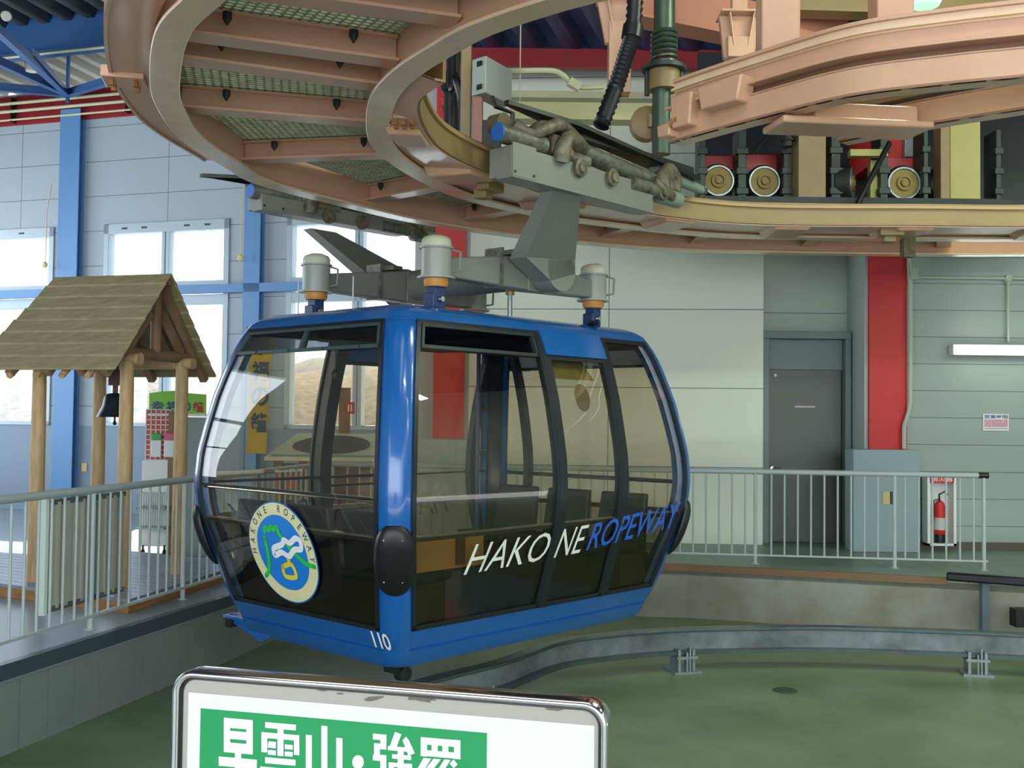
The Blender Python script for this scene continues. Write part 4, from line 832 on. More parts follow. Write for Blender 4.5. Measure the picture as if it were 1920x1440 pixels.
# lower blue tub
mb = MB(); rings = [outline(z) for z in (.33, .27, .22, .17, .12, .09, .08)]; r0 = [v*1.0 for v in outline(.06, 0)]
rings = [outline(.33, -.05)]+rings+[outline(.065, 0), outline(.06, -.02)]; loft(mb, rings, True, True); CB(mb, 'lower_body', BLUE)
mb = MB()
for s in ('W', 'S', 'E', 'N'): patch(mb, s, ('e', 0), ('e', 0), .195, .205, .0, .006)
CB(mb, 'body_crease', mat('crease_blue', (16, 78, 160), .3))
# roof
mb = MB(); rings = [outline(2.28, -.06), outline(2.28), outline(2.33), outline(2.36), outline(2.38), outline(2.395), outline(2.405, -.12), outline(2.415, -.4)]; loft(mb, rings); roof = CB(mb, 'roof', BLUE)
mb = MB(); patch(mb, 'S', -.07, .63, 2.12, 2.30, -.01, .022, nz=3); CB(mb, 'door_header', BLUE); mb = MB(); patch(mb, 'N', -.43, .25, 2.12, 2.30, -.01, .022, nz=3); CB(mb, 'door_header', BLUE)
# corner posts
for sx, sy in ((-1, -1), (-1, 1), (1, -1), (1, 1)):
    vs = []; fs = []; N = 8; zs = [.32+i*(2.30-.32)/28 for i in range(29)]
    for z in zs:
        A, B = AH+D(z), BH+D(z); cx, cy = sx*(A-RC), sy*(B-RC)
        ring = [Vector((sx*(A-RC-.035), sy*B, z))]+[Vector((cx+sx*RC*math.sin(math.pi/2*k/N), cy+sy*RC*math.cos(math.pi/2*k/N), z)) for k in range(N+1)]+[Vector((sx*A, sy*(B-RC-.035), z))]
        inner = [Vector((p.x-sx*.045, p.y-sy*.045, z)) for p in ring]
        vs += ring+inner[::-1]
    n = 2*(N+3)
    for i in range(len(zs)-1):
        for k in range(n): fs.append((i*n+k, i*n+(k+1) % n, (i+1)*n+(k+1) % n, (i+1)*n+k))
    fs.append(tuple(range(n))); fs.append(tuple((len(zs)-1)*n+k for k in range(n)))
    mb = MB(); mb.add(vs, fs); cp = CB(mb, 'corner_post', BLUE, smooth=60)
    mb = MB(); vs2 = []; w2 = .03
    for z in zs:
        A, B = AH+D(z)-.05, BH+D(z)-.05; q = .10
        vs2 += [Vector((sx*(A-q), sy*B, z)), Vector((sx*(A-.02), sy*(B-.02), z)), Vector((sx*A, sy*(B-q), z)), Vector((sx*(A-.02), sy*(B-q), z)), Vector((sx*(A-.045), sy*(B-.045), z)), Vector((sx*(A-q), sy*(B-.02), z))]
    fs2 = [(i*6+k, i*6+(k+1) % 6, (i+1)*6+(k+1) % 6, (i+1)*6+k) for i in range(len(zs)-1) for k in range(6)]
    mb.add(vs2, fs2); CB(mb, 'corner_lining', GASK, cp, smooth=60)
# windows
def frame_of(side, lo, hi, z0, z1, w=.032, o0=-.012, o1=.010):
    mb = MB(); L = lambda v, k: ('e', v[1]+k) if isinstance(v, tuple) else v
    lo2 = ('e', lo[1]+w) if isinstance(lo, tuple) else lo+w; hi2 = ('e', hi[1]+w) if isinstance(hi, tuple) else hi-w
    def strip(side, a, b, za, zb, inside):
        # side strips that follow the leaning corner
        nz = max(2, int((zb-za)/.09)); vs = []
    def vstrip(v, s):
        nz = int((z1-z0)/.08); vs = []; fs = []
        for i in range(nz+1):
            z = z0+(z1-z0)*i/nz; a = s*(elim(side, z)-v[1]) if isinstance(v, tuple) else v; b = a-s*w
            for o in (o0, o1): vs += [side_pt(side, a, z, o), side_pt(side, b, z, o)]
        for i in range(nz):
            q = i*4; fs += [(q, q+1, q+5, q+4), (q+2, q+6, q+7, q+3), (q, q+4, q+6, q+2), (q+1, q+3, q+7, q+5)]
        fs += [(0, 2, 3, 1), (nz*4, nz*4+1, nz*4+3, nz*4+2)]; mb.add(vs, fs)
    vstrip(lo, -1); vstrip(hi, 1)
    patch(mb, side, lo, hi, z0, z0+w, o0, o1, nz=1); patch(mb, side, lo, hi, z1-w, z1, o0, o1, nz=1)
    return mb
E_ = ('e', .02)
layout = {'S': [(E_, -.10, 2.29), (-.06, .62, 2.12), (.66, E_, 2.29)], 'N': [(E_, -.50, 2.29), (-.42, .24, 2.12), (.28, E_, 2.29)], 'W': [(E_, E_, 2.29)], 'E': [(E_, E_, 2.29)]}
Lx = {}
for s, wins in layout.items():
    for lo, hi, zt in wins:
        CB(frame_of(s, lo, hi, .33, zt, .034 if s in 'SN' else .03), 'window_frame', GASK)
        mb = MB(); patch(mb, s, lo, hi, .93, zt-.01, -.006, -.001, nz=16); CB(mb, 'window_pane', GT, smooth=60)
        mb = MB(); patch(mb, s, lo, hi, .34, .93, -.006, -.001, nz=8); CB(mb, 'lower_pane', GT2, smooth=60)
    # waist rail behind the glass and a slim bright guard bar
    mb = MB(); patch(mb, s, ('e', .02), ('e', .02), .905, .94, -.045, -.008, nz=1); CB(mb, 'waist_rail', mat('waist_grey', (110, 110, 102), .3, metal=.4))
# mullions
for s, xs in (('S', (-.08, .64)), ('N', (.26, -.46))):
    for x in xs:
        mb = MB(); patch(mb, s, x-.028, x+.028, .33, 2.29, -.06, .012); CB(mb, 'mullion', GASK, smooth=60)
# slim guard bars on left and side faces
for s in 'WE':
    mb = MB(); z = 1.15; e = elim(s, z)-.03; mb.tube([side_pt(s, -e, z, -.03), side_pt(s, e, z, -.03)], .010, 8); CB(mb, 'guard_bar', CHROME)
    mb = MB(); e = elim(s, 1.16)-.02; patch(mb, s, -e, e, 1.16, 1.175, -.035, -.015, nz=1); CB(mb, 'guard_backing', GASK)
for s in 'NS':
    mb = MB(); z = 1.17; e = elim(s, z)-.05
    if s == 'N': mb.tube([side_pt(s, -e, z, -.05), side_pt(s, e, z, -.05)], .012, 8); mb.tube([side_pt(s, -.40, z-.07, -.05), side_pt(s, .22, z-.07, -.05)], .010, 8); CB(mb, 'grab_rail', CHROME)
# top vents (hinged hopper windows)
VFR = mat('vent_frame', (66, 86, 88), .35, metal=.4); VPN = glass('vent_dark_glass', (.4, .45, .55), fres=1.5)
for s, lo, hi in (('W', ('e', .05), ('e', .05)), ('S', ('e', .06), -.15), ('E', ('e', .05), ('e', .05)), ('N', -.72, -.72)):
    if s == 'N': continue
    z0, z1 = 2.10, 2.265
    mb = frame_of(s, lo, hi, z0, z1, .022, -.03, .016); v = CB(mb, 'vent', VFR if s == 'W' else mat('vent_frame_dark', (30, 44, 44), .35))
    if s == 'W':
        mb = MB(); patch(mb, s, .02, .045, z0, z1, -.03, .016, nz=2); CB(mb, 'vent_divider', VFR, v)
        for k in range(4):
            mb = MB(); u = -.6+k*.38; mb.lathe(side_pt(s, u, z0+.012, .016), [(.010, 0), (.008, .008)], 8, axis=(-1, 0, 0)); CB(mb, 'screw', BLACK, v)
    mb = MB(); patch(mb, s, lo, hi, z0, z1, -.02, -.016, nz=2); CB(mb, 'vent_pane', VPN, v)
# interior
mb = MB(); loft(mb, [outline(.20, -.07), outline(.24, -.07)]); CB(mb, 'cabin_floor', mat('cabin_floor_vinyl', (96, 88, 76), .7, var=.2))
mb = MB(); loft(mb, [outline(2.255, -.05), outline(2.275, -.05)]); CB(mb, 'ceiling_lining', NAVY)
mb = MB(); mb.box(-1.25, 1.25, -.10, .10, 2.18, 2.255); mb.box(-.5, .5, -.7, .7, 2.215, 2.255); CB(mb, 'ceiling_duct', mat('duct_dark', (28, 34, 40), .5))
SEAT = mat('seat_charcoal', (44, 50, 56), .55, var=.1)
for sx in (-1, 1):
    for k in range(3):
        y0 = -.86+k*.59; mb = MB(); mb.box(*(sorted((sx*.86, sx*1.34))), y0, y0+.53, .60, .68); CB(mb, 'seat', SEAT, bevel=.02)
        mb = MB(); X = sx*1.40; mb.hexa([(X-sx*.10, y0+.02, .66), (X-sx*.04, y0+.02, .66), (X-sx*.04, y0+.51, .66), (X-sx*.10, y0+.51, .66), (X-sx*.04, y0+.04, 1.06), (X+sx*.02, y0+.04, 1.06), (X+sx*.02, y0+.49, 1.06), (X-sx*.04, y0+.49, 1.06)]); CB(mb, 'backrest', SEAT, bevel=.015)
    mb = MB(); mb.box(*(sorted((sx*.95, sx*1.32))), -.88, .88, .24, .60); CB(mb, 'seat_base', mat('seat_base_dark', (60, 54, 48), .6, var=.15))
mb = MB(); mb.box(-1.36, -.72, -1.0, -.97, .70, .905); CB(mb, 'bench_side_panel', mat('bench_tan', (226, 182, 104), .55, var=.15)); mb = MB(); mb.box(-.98, -.90, -1.01, -1.0, .72, .90); CB(mb, 'panel_clip', mat('clip_brown', (110, 80, 44), .6))
for x in (-.35, .55):
    mb = MB(); mb.tube([(x, .30, .24), (x, .30, 2.25)], .018, 10); CB(mb, 'grab_pole', mat('pole_blue', (30, 60, 110), .35))
# door frame posts inside
mb = MB(); patch(mb, 'N', -.52, -.41, .24, 2.25, -.12, -.02); CB(mb, 'door_pillar', mat('pillar_black_blue', (20, 26, 40), .35), smooth=60); mb = MB(); patch(mb, 'N', 1.24, 1.33, .33, 2.25, -.07, -.005); CB(mb, 'mullion', GASK, smooth=60)
for zc in (1.73, 1.32): mb = MB(); patch(mb, 'N', 1.32, 1.50, zc, zc+.045, -.06, -.01, nz=1); CB(mb, 'window_crossbar', GASK)
mb = MB(); patch(mb, 'E', .60, .66, .24, 2.25, -.10, -.03); CB(mb, 'door_pillar', mat('pillar_black_blue', (20, 26, 40), .35), smooth=60)

# hanging strap handles and notice card under ceiling
mb = MB(); mb.tube([(-.75, .55, 2.2), (-.75, .55, 2.02)], .008, 6); mb.lathe((-.75, .55, 1.93), [(.012, 0), (.035, .02), (.035, .06), (.012, .09)], 12); CB(mb, 'pull_handle', BLACK)
mb = MB(); e = side_pt('S', 0, 2.0, -.06); p = [side_pt('S', .0, 2.10, -.10), side_pt('S', .46, 2.10, -.10), side_pt('S', .46, 1.95, -.02), side_pt('S', .0, 1.95, -.02)]; mb.prism(p, (0, .004, 0)); CB(mb, 'route_card', mat('card_olive', (120, 116, 62), .7, rgb2=(92, 88, 50), vscale=8))
mb = MB(); c = side_pt('S', .27, 1.80, -.01); mb.prism([side_pt('S', .27+.085*math.cos(t), 1.82+.10*math.sin(t), -.010) for t in [i*math.pi/12 for i in range(24)]], (0, .003, 0)); CB(mb, 'round_sticker', mat('sticker_brown', (104, 96, 74), .7))
# bumpers
for sx, sy in ((-1, -1), (-1, 1), (1, -1), (1, 1)):
    mb = MB(); zc = .80; dirn = Vector((sx, sy, 0)).normalized(); lat = Vector((-dirn.y, dirn.x, 0)); vs = []; fs = []; N = 20; K = 9
    A, B = AH+D(.9)-RC, BH+D(.9)-RC; base = Vector((sx*A, sy*B, 0))+dirn*(RC-.03)
    for i in range(K+1):
        t = i/K; s = math.cos(t*math.pi/2)**.55; o = math.sin(t*math.pi/2)*.075
        for k in range(N):
            a = 2*math.pi*k/N; lx = abs(math.cos(a))**.85*math.copysign(1, math.cos(a))*.125*s; lz = abs(math.sin(a))**.8*math.copysign(1, math.sin(a))*.232*s
            z = zc+lz; vs.append(base+dirn*(o+(D(z)-D(.9))*1.25)+lat*lx+Vector((0, 0, z)))
    for i in range(K):
        for k in range(N): fs.append((i*N+k, i*N+(k+1) % N, (i+1)*N+(k+1) % N, (i+1)*N+k))
    fs.append(tuple(range(N-1, -1, -1))); mb.add(vs, fs); bp = CB(mb, 'bumper', BLACK, smooth=60)
    for q in (-.06, .05):
        for zz in (-.13, .13): mb = MB(); zq = zc+zz; mb.lathe(base+dirn*(.06+(D(zq)-D(.9))*1.25)+lat*q+Vector((0, 0, zq)), [(.006, 0), (.005, .006)], 8, axis=dirn); CB(mb, 'screw', GALV, bp)
# step bracket under left corner, guide roller below near corner
mb = MB(); mb.prism([(-1.30, .62, .04), (-1.30, 1.02, .14), (-1.30, 1.02, .20), (-1.30, .40, .14)], (-.03, 0, 0)); mb.box(-1.38, -1.10, .78, 1.03, .17, .19); o = CB(mb, 'guide_bracket', BLUE)
mb = MB(); mb.box(-1.36, -1.28, .96, 1.03, .10, .17); CB(mb, 'stop_block', BLACK, o)
mb = MB(); mb.box(-1.12, -1.02, -.62, -.48, -.02, .08); mb.lathe((-1.07, -.60, -.02), [(.05, -.02), (.05, .05)], 16, axis=(0, -1, 0)); CB(mb, 'guide_roller', DKMET)
# roof fittings
mb = MB(); mb.lathe((.0, -.55, 2.40), [(.02, 0), (.018, .18)], 12); mb.mat(1).lathe((.0, -.55, 2.58), [(.035, 0), (.035, .07)], 12); CB(mb, 'roof_stub', [GALV, mat('brass', (160, 130, 80), .4, metal=.5)])
for x, y in ((-1.25, .35), (-1.2, -.2)): mb = MB(); mb.tube([(x, y, 2.39), (x, y, 2.62)], .006, 6); CB(mb, 'roof_stub', GALV)
mb = MB(); mb.lathe((.75, -.75, 2.40), [(.035, 0), (.05, .01), (.03, .03)], 14); CB(mb, 'roof_vent_cap', BLACK)
# lettering on the side
LETW = mat('letter_white', (225, 228, 214), .5); LETB = mat('letter_blue', (36, 92, 190), .45)
def cab_text(txt, name, mt, side, fn, **k):
    vs, fs = text_fit(txt, **k); mb = MB(); mb.add([fn(v.x, v.y) for v in vs], fs); return CB(mb, name, mt, smooth=60)
def sfn(x0, z0, tilt):
    def g(x, y): z = z0+y+(x)*tilt; return side_pt('S', x0+x, z, .014)
    return g
cab_text('HAKO', 'lettering_white', LETW, 'S', sfn(-.95, .655, .035), w=.80, h=.20, shear=.28, offset=-.004)
cab_text('NE', 'lettering_white', LETW, 'S', sfn(-.07, .69, .05), w=.325, h=.20, shear=.28, offset=-.004)
cab_text('ROPEWAY', 'lettering_blue', LETB, 'S', sfn(.285, .71, .09), w=1.13, h=.20, shear=.28, offset=.004)
# reversed lettering on far side window (seen from inside)
def nfn(x0, z0, tilt):
    def g(x, y): return side_pt('N', x0-x, z0+y+x*tilt, .014)
    return g
cab_text('HAKONE', 'lettering_dark', LETW, 'N', nfn(1.0, .80, .0), w=1.15, h=.20, shear=.28)
cab_text('ROPEWAY', 'lettering_dark', LETB, 'N', nfn(-.2, .80, .0), w=1.1, h=.20, shear=.28)
def wfn(x, y, off=.014): return side_pt('W', x, y, off)
cab_text('110', 'number', mat('letter_bright', (240, 244, 240), .4), 'W', lambda x, y: wfn(-.715-x, .215+y), w=.165, h=.11, spacing=.85, offset=.012)
# round emblem on the left face
EC = (.035, .752); ER = .37
def disc(r0, r1, off, name, mt, parent=None):
    mb = MB(); vs = []; fs = []; N = 72; K = 8
    for j in range(K+1):
        r = r0+(r1-r0)*j/K
        for k in range(N): a = 2*math.pi*k/N; vs.append(wfn(EC[0]-r*math.cos(a), EC[1]+r*math.sin(a)*.93, off))
    for j in range(K):
        for k in range(N): fs.append((j*N+k, j*N+(k+1) % N, (j+1)*N+(k+1) % N, (j+1)*N+k))
    mb.add(vs, fs); return CB(mb, name, mt, parent, smooth=70)
emb = disc(.0, ER, .014, 'emblem', mat('emblem_edge_blue', (30, 110, 190), .4))
EMC = mat('emblem_cream', (232, 224, 170), .45)
disc(.272, ER*.975, .0165, 'emblem_ring', EMC, emb); disc(.0, .275, .0165, 'emblem_field', mat('emblem_blue', (24, 128, 214), .4), emb)
def stroke(pts, w, name, mt, off, closed=False):
    P2 = smoothpath([Vector((x, y, 0)) for x, y in pts], 6); mb = MB(); vs = []; fs = []
    for i, p in enumerate(P2):
        a = P2[max(i-1, 0)]; b = P2[min(i+1, len(P2)-1)]; d = (b-a).normalized() if (b-a).length > 1e-6 else Vector((1, 0, 0)); l = Vector((-d.y, d.x, 0))*w/2
        for q in (p-l, p+l): vs.append(wfn(EC[0]-q.x, EC[1]+q.y, off))
    for i in range(len(P2)-1): fs.append((2*i, 2*i+1, 2*i+3, 2*i+2))
    # round ends
    for e in (0, -1):
        c = P2[e]; b0 = len(vs); vs += [wfn(EC[0]-(c.x+w/2*math.cos(t)), EC[1]+c.y+w/2*math.sin(t), off) for t in [j*math.pi/8 for j in range(16)]]; fs.append(tuple(range(b0, b0+16)))
    mb.add(vs, fs); CB(mb, name, mt, emb, smooth=70)
# emblem drawing coordinates: measured from the crop (590 px = half extent), centre (540,725)
import_k = .00096
def cz(X, Y):   # crop pixel -> emblem plane, undoing the slant seen in the photograph
    u = (X-540)/395.0; v = (725-Y)/590.0
    return (u*ER+0*v, (v+.34*u)*ER*.93*1.04)
G_ = mat('emblem_green', (44, 200, 70), .45); W_ = mat('emblem_white', (244, 244, 238), .45); Y_ = mat('emblem_yellow', (238, 216, 60), .45)
stroke([cz(262, 890), cz(310, 850), cz(345, 760), cz(365, 640), cz(362, 490)], .033, 'emblem_green_line', G_, .019)
stroke([cz(375, 420), cz(395, 385), cz(430, 430), cz(460, 405), cz(490, 445), cz(530, 440), cz(550, 520), cz(585, 590), cz(640, 700), cz(700, 800), cz(790, 930), cz(890, 1005)], .034, 'emblem_green_line', G_, .0185)
stroke([cz(440, 690), cz(455, 640), cz(560, 640), cz(600, 605), cz(660, 660), cz(740, 640), cz(790, 690), cz(780, 770), cz(700, 750), cz(620, 790), cz(540, 720), cz(450, 720), cz(440, 690)], .040, 'emblem_white_cloud', W_, .020)
stroke([cz(600, 800), cz(600, 870)], .034, 'emblem_yellow_mark', Y_, .0195)
stroke([cz(505, 870), cz(620, 885), cz(640, 1025), cz(540, 1000), cz(500, 950), cz(505, 870)], .032, 'emblem_yellow_mark', Y_, .0198)
word = 'HAKONE ROPEWAY'
for k, ch in enumerate(word):
    if ch == ' ': continue
    a = math.radians(183-(183+3)*k/(len(word)-1)); r = .298
    vs, fs = text_fit(ch, h=.052, offset=.010)
    wd = max(v.x for v in vs)*.8; t = []
    for v in vs:
        lx = v.x*.8-wd/2; ly = v.y; rr = r+ly; x = rr*math.cos(a)+lx*math.sin(a); y = rr*math.sin(a)-lx*math.cos(a); t.append(wfn(EC[0]-x, EC[1]+y*.93, .018))
    mb = MB(); mb.add(t, fs); CB(mb, 'emblem_letter', mat('emblem_letter_blue', (28, 70, 100), .5), emb)
# ================================================================ HANGER FRAME AND GRIPS
hg = thing('cable_hanger', (CX, CY, 2.4), 'grey steel hanger frame with four damper cylinders and two arms above the blue cabin', 'hanger', rz=TH)
HB = lambda mb, name, mt, parent=None, **k: mb.build(name, mt, parent or hg, local=True, **k)
HO = Vector((0, 0, 0))
class HM(MB):   # local frame given with z above ground; shift to the hanger's own origin
    def build(s, *a, **k):
        s.v = [v-Vector((0, 0, 2.4)) for v in s.v]; return MB.build(s, *a, **k)
CAPM = mat('damper_cap', (196, 196, 172), .4, var=.05); ORNG = mat('damper_orange', (196, 136, 62), .5)
DX, DY = .86, .66
for sx, sy in ((-1, -1), (-1, 1), (1, -1), (1, 1)):
    x, y = sx*DX, sy*DY
    mb = HM(); mb.lathe((x, y, 2.60), [(.13, 0), (.13, .012), (.105, .014), (.105, .20), (.118, .202), (.118, .215), (.105, .217)], 28); cyl = HB(mb, 'damper', mat('damper_grey', (150, 154, 142), .35, var=.06))
    mb = HM(); mb.lathe((x, y, 2.817), [(.103, 0), (.103, .04), (.09, .062), (.05, .078), (.0, .082)], 28); HB(mb, 'damper_cap', CAPM, cyl, smooth=50)
    mb = HM(); mb.lathe((x, y, 2.545), [(.075, 0), (.085, .02), (.085, .055)], 20); HB(mb, 'damper_ring', ORNG, cyl)
    d = Vector((x, y, 0)).normalized(); o = Vector((math.cos(-.9), math.sin(-.9), 0))
    mb = HM(); c = Vector((x, y, 0)); mb.tube([c+o*.10+Vector((0, 0, 2.65)), c+o*.16+Vector((0, 0, 2.66)), c+o*.165+Vector((0, 0, 2.78)), c+o*.10+Vector((0, 0, 2.80))], .009, 8); HB(mb, 'damper_handle', GREYP, cyl)
    mb = HM(); mb.box(x-.045, x+.045, y-.045, y+.045, 2.40, 2.55); mb.box(x-.07, x-.045, y-.05, y+.05, 2.40, 2.50); HB(mb, 'suspension_fork', mat('fork_blue', (22, 50, 92), .4), bevel=.006)
    mb = HM(); mb.lathe((x, y-.05, 2.46), [(.025, 0), (.018, .02)], 12, axis=(0, -1, 0)); HB(mb, 'fork_pin', CHROME)
# longitudinal beams (along x) dropping towards the dampers
for sy in (-1, 1):
    y = sy*DY
    for sx in (-1, 1):
        mb = HM(); x0 = 0; x1 = sx*(DX-.06); mb.hexa([(x0, y-.07, 2.60), (x1, y-.055, 2.62), (x1, y+.055, 2.62), (x0, y+.07, 2.60), (x0, y-.07, 2.86), (x1, y-.055, 2.75), (x1, y+.055, 2.75), (x0, y+.07, 2.86)])
        HB(mb, 'side_beam', GREYP, bevel=.012)
    mb = HM(); mb.box(-.16, -.06, y-.08, y+.08, 2.85, 2.885); mb.box(-.30, -.28, y-.085, y+.085, 2.60, 2.88); HB(mb, 'splice_plate', GREYD)
# cross axle
mb = HM(); mb.tube([(.12, -.78, 2.75), (.12, .78, 2.75)], .125, 28); HB(mb, 'cross_axle', GREYP)
# arms
def arm(y0, y1, x1, name):
    s = 1 if y1 > y0 else -1
    a = Vector((.05, y0, 2.74)); b = Vector((x1, y1, 3.22)); mb = HM(); N = 20; vs = []; w = .10
    # profile in the (x, z) plane: rounded foot, tapering up
    foot = [(.05+.145*math.cos(t), 2.74+.145*math.sin(t)) for t in [math.pi+math.radians(-25)+i*(math.pi+math.radians(50))/14 for i in range(15)]]
    ring = [Vector((x, y0, z)) for x, z in foot]+[Vector((x1+.12, y1, 3.26)), Vector((x1-.12, y1, 3.26))]
    f = s*.16; mb.hexa([(-.24, y0, 2.80), (.31, y0, 2.84), (.31, y0-f, 2.84), (-.24, y0-f, 2.80), (-.46, s*1.38, 3.22), (-.20, s*1.38, 3.22), (-.20, s*1.27, 3.22), (-.46, s*1.27, 3.22)])
    mb.prism([(.155+.155*math.cos(t), y0, 2.75+.155*math.sin(t)) for t in [i*math.pi/12 for i in range(24)]], (0, -f, 0)); mb.prism([(-.24, y0, 2.80), (.31, y0, 2.84), (.31, y0, 2.74), (.03, y0, 2.66)], (0, -f, 0)); o = HB(mb, name, GREYP)
    return o
arm(-.92, -1.28, -.12, 'hanger_arm'); arm(.92, 1.28, -.12, 'hanger_arm')

# grip carriages
def carriage(yc, lab, s, zo=0, px=-.86, pz=3.67):
    c = thing('grip_carriage', (CX, CY, 3.2), lab, 'carriage', 'rope grip carriages', rz=TH)
    class CM(MB):
        def build(q, *a, **k): q.v = [v-Vector((0, 0, 3.2)) for v in q.v]; return MB.build(q, *a, **k)
    B = lambda mb, name, mt, parent=None, **k: mb.build(name, mt, parent or c, local=True, **k)
    mb = CM(); mb.box(-.92, .62, yc-.07, yc+.13, 3.19+zo, 3.385+zo*.4); bx = B(mb, 'main_box', GREYP, bevel=.008)
    mb = CM(); mb.box(-.92, .62, yc-.075, yc+.06, 3.18+zo, 3.20+zo); B(mb, 'box_lip', GREYP, bx)
    mb = CM(); mb.box(-.92, -.70, yc-.078, yc-.07, 3.19+zo, 3.40); pl = B(mb, 'end_plate', GREYP, bx)
    for zz in (3.215, 3.215): pass
    for x in (-.90, -.72): mb = CM(); mb.lathe((x, yc-.078, 3.215+zo), [(.010, 0), (.010, .004)], 8, axis=(0, -1, 0)); B(mb, 'hole', BLACK, pl)
    # tubes
    mb = CM(); mb.tube([(-.98, yc+.0, 3.46), (-.55, yc, 3.455)], .062, 20); tb = B(mb, 'spring_tube', GREYD)
    mb = CM(); mb.lathe((-.98, yc, 3.46), [(.06, 0), (.055, .006)], 20, axis=(-1, 0, 0)); B(mb, 'tube_cap', mat('cap_blue', (40, 96, 176), .4), tb)
    mb = CM(); mb.tube([(-.38, yc-.02, 3.42), (-.12, yc-.02, 3.42)], .055, 20); B(mb, 'spring_tube', GREYD)
    mb = CM(); mb.tube([(-.14, yc+.05, 3.52), (.75, yc+.05, 3.46)], .066, 20); B(mb, 'long_tube', GREYD)
    mb = CM(); mb.tube([(.35, yc-.05, 3.36), (.66, yc-.05, 3.36)], .052, 18); B(mb, 'spring_tube', GREYD)
    mb = CM(); mb.tube([(.74, yc-.03, 3.34), (1.0, yc-.03, 3.34)], .062, 18); B(mb, 'spring_tube', mat('tube_green_grey', (122, 140, 124), .45))
    mb = CM(); mb.tube([(.85, yc+.08, 3.56), (1.5, yc+.08, 3.52)], [.06, .035], 18); B(mb, 'spring_tube', mat('tube_green_grey', (122, 140, 124)))
    # levers and castings
    JAW = mat('jaw_casting', (128, 122, 102), .5, metal=.2, rgb2=(62, 54, 40), vscale=12, bump=.4, bscale=18)
    def lever(pts, r, nm='lever'): mb = CM(); mb.tube(smoothpath(pts, 4), r, 10); B(mb, nm, JAW, smooth=60)
    lever([(-.80, yc+.03, 3.55), (-.70, yc-.02, 3.50), (-.55, yc-.05, 3.57), (-.40, yc-.03, 3.62), (-.22, yc, 3.58)], .045)
    lever([(-.45, yc-.07, 3.36), (-.44, yc-.09, 3.46), (-.32, yc-.06, 3.54), (-.16, yc-.02, 3.50)], .06)
    lever([(-.62, yc+.10, 3.50), (-.50, yc+.05, 3.60), (-.30, yc+.08, 3.63)], .05)
    lever([(.78, yc-.05, 3.36), (.80, yc-.03, 3.48), (.92, yc, 3.56), (1.05, yc+.02, 3.50)], .06)
    lever([(.62, yc-.06, 3.42), (.74, yc-.08, 3.36), (.86, yc-.06, 3.34)], .045)
    mb = CM(); mb.box(-.50, -.28, yc-.06, yc+.08, 3.40, 3.55); B(mb, 'jaw_block', JAW, bevel=.03)
    mb = CM(); mb.box(.78, 1.02, yc-.06, yc+.10, 3.38, 3.54); B(mb, 'jaw_block', JAW, bevel=.03)
    for x in (-.26, .10, .72):
        mb = CM(); mb.lathe((x, yc-.07, 3.35), [(.062, 0), (.062, .03), (.035, .034), (.035, .05)], 18, axis=(0, -1, 0)); B(mb, 'roller', JAW)
    mb = CM(); mb.lathe((-.34, yc, 3.43), [(.075, -.035), (.075, .035)], 18, axis=(1, 0, 0)); B(mb, 'rusty_collar', RUST)
    mb = CM(); mb.lathe((-.86, yc+.1, 3.55), [(.07, -.05), (.07, .05)], 18, axis=(0, 1, 0)); B(mb, 'roller', mat('worn_roller', (90, 78, 54), .6))
    # long black running plate above
    mb = CM(); P_ = [(px, yc+.02), (px, yc+.06), (-.2, yc+.16), (1.35, yc+.18), (1.35, yc-.01), (-.2, yc-.03)]
    mb.prism([(x, y, pz if i < 2 else (3.66 if abs(x) < .3 else 3.56)) for i, (x, y) in enumerate(P_)], (0, 0, .028)); B(mb, 'running_plate', mat('plate_black_green', (40, 46, 40), .35, metal=.4, var=.3))
    mb = CM(); mb.box(-.1, 1.3, yc+.02, yc+.10, 3.60, 3.655); B(mb, 'plate_stiffener', DKMET)
    return c
carriage(-1.33, 'grey rope grip carriage with blue capped tube on the right hanger arm', 1)
carriage(1.38, 'grip carriage mostly hidden behind the outer pink ring, on the left hanger arm', 1, zo=.13, px=-1.40, pz=3.50)
# ================================================================ LOG BELL SHELTER
P1 = Vector((-4.36, 9.84, 0)); P2 = Vector((-3.46, 9.58, 0)); P3 = Vector((-3.22, 10.40, 0)); P4 = P3+(P1-P2)
hx = (P2-P1).normalized(); hy = Vector((-hx.y, hx.x, 0))
t = thing('bell_shelter', (P1+P2+P3+P4)/4+Vector((0, 0, .12)), 'log bell shelter with plank gable roof on four posts on a timber deck', 'shelter')
LG = lambda mb, n, m, p=None, **k: mb.build(n, m, p or t, **k)
for p in (P1, P2, P3, P4):
    mb = MB(); mb.tube([p+Vector((0, 0, .12)), p+Vector((0, 0, 1.2)), p+Vector((0, 0, 2.14))], [.070, .066, .060], 18); LG(mb, 'post', LOG, smooth=60)
C0 = (P1+P2+P3+P4)/4
def H(x, y, z): return C0+hx*x+hy*y+Vector((0, 0, z))
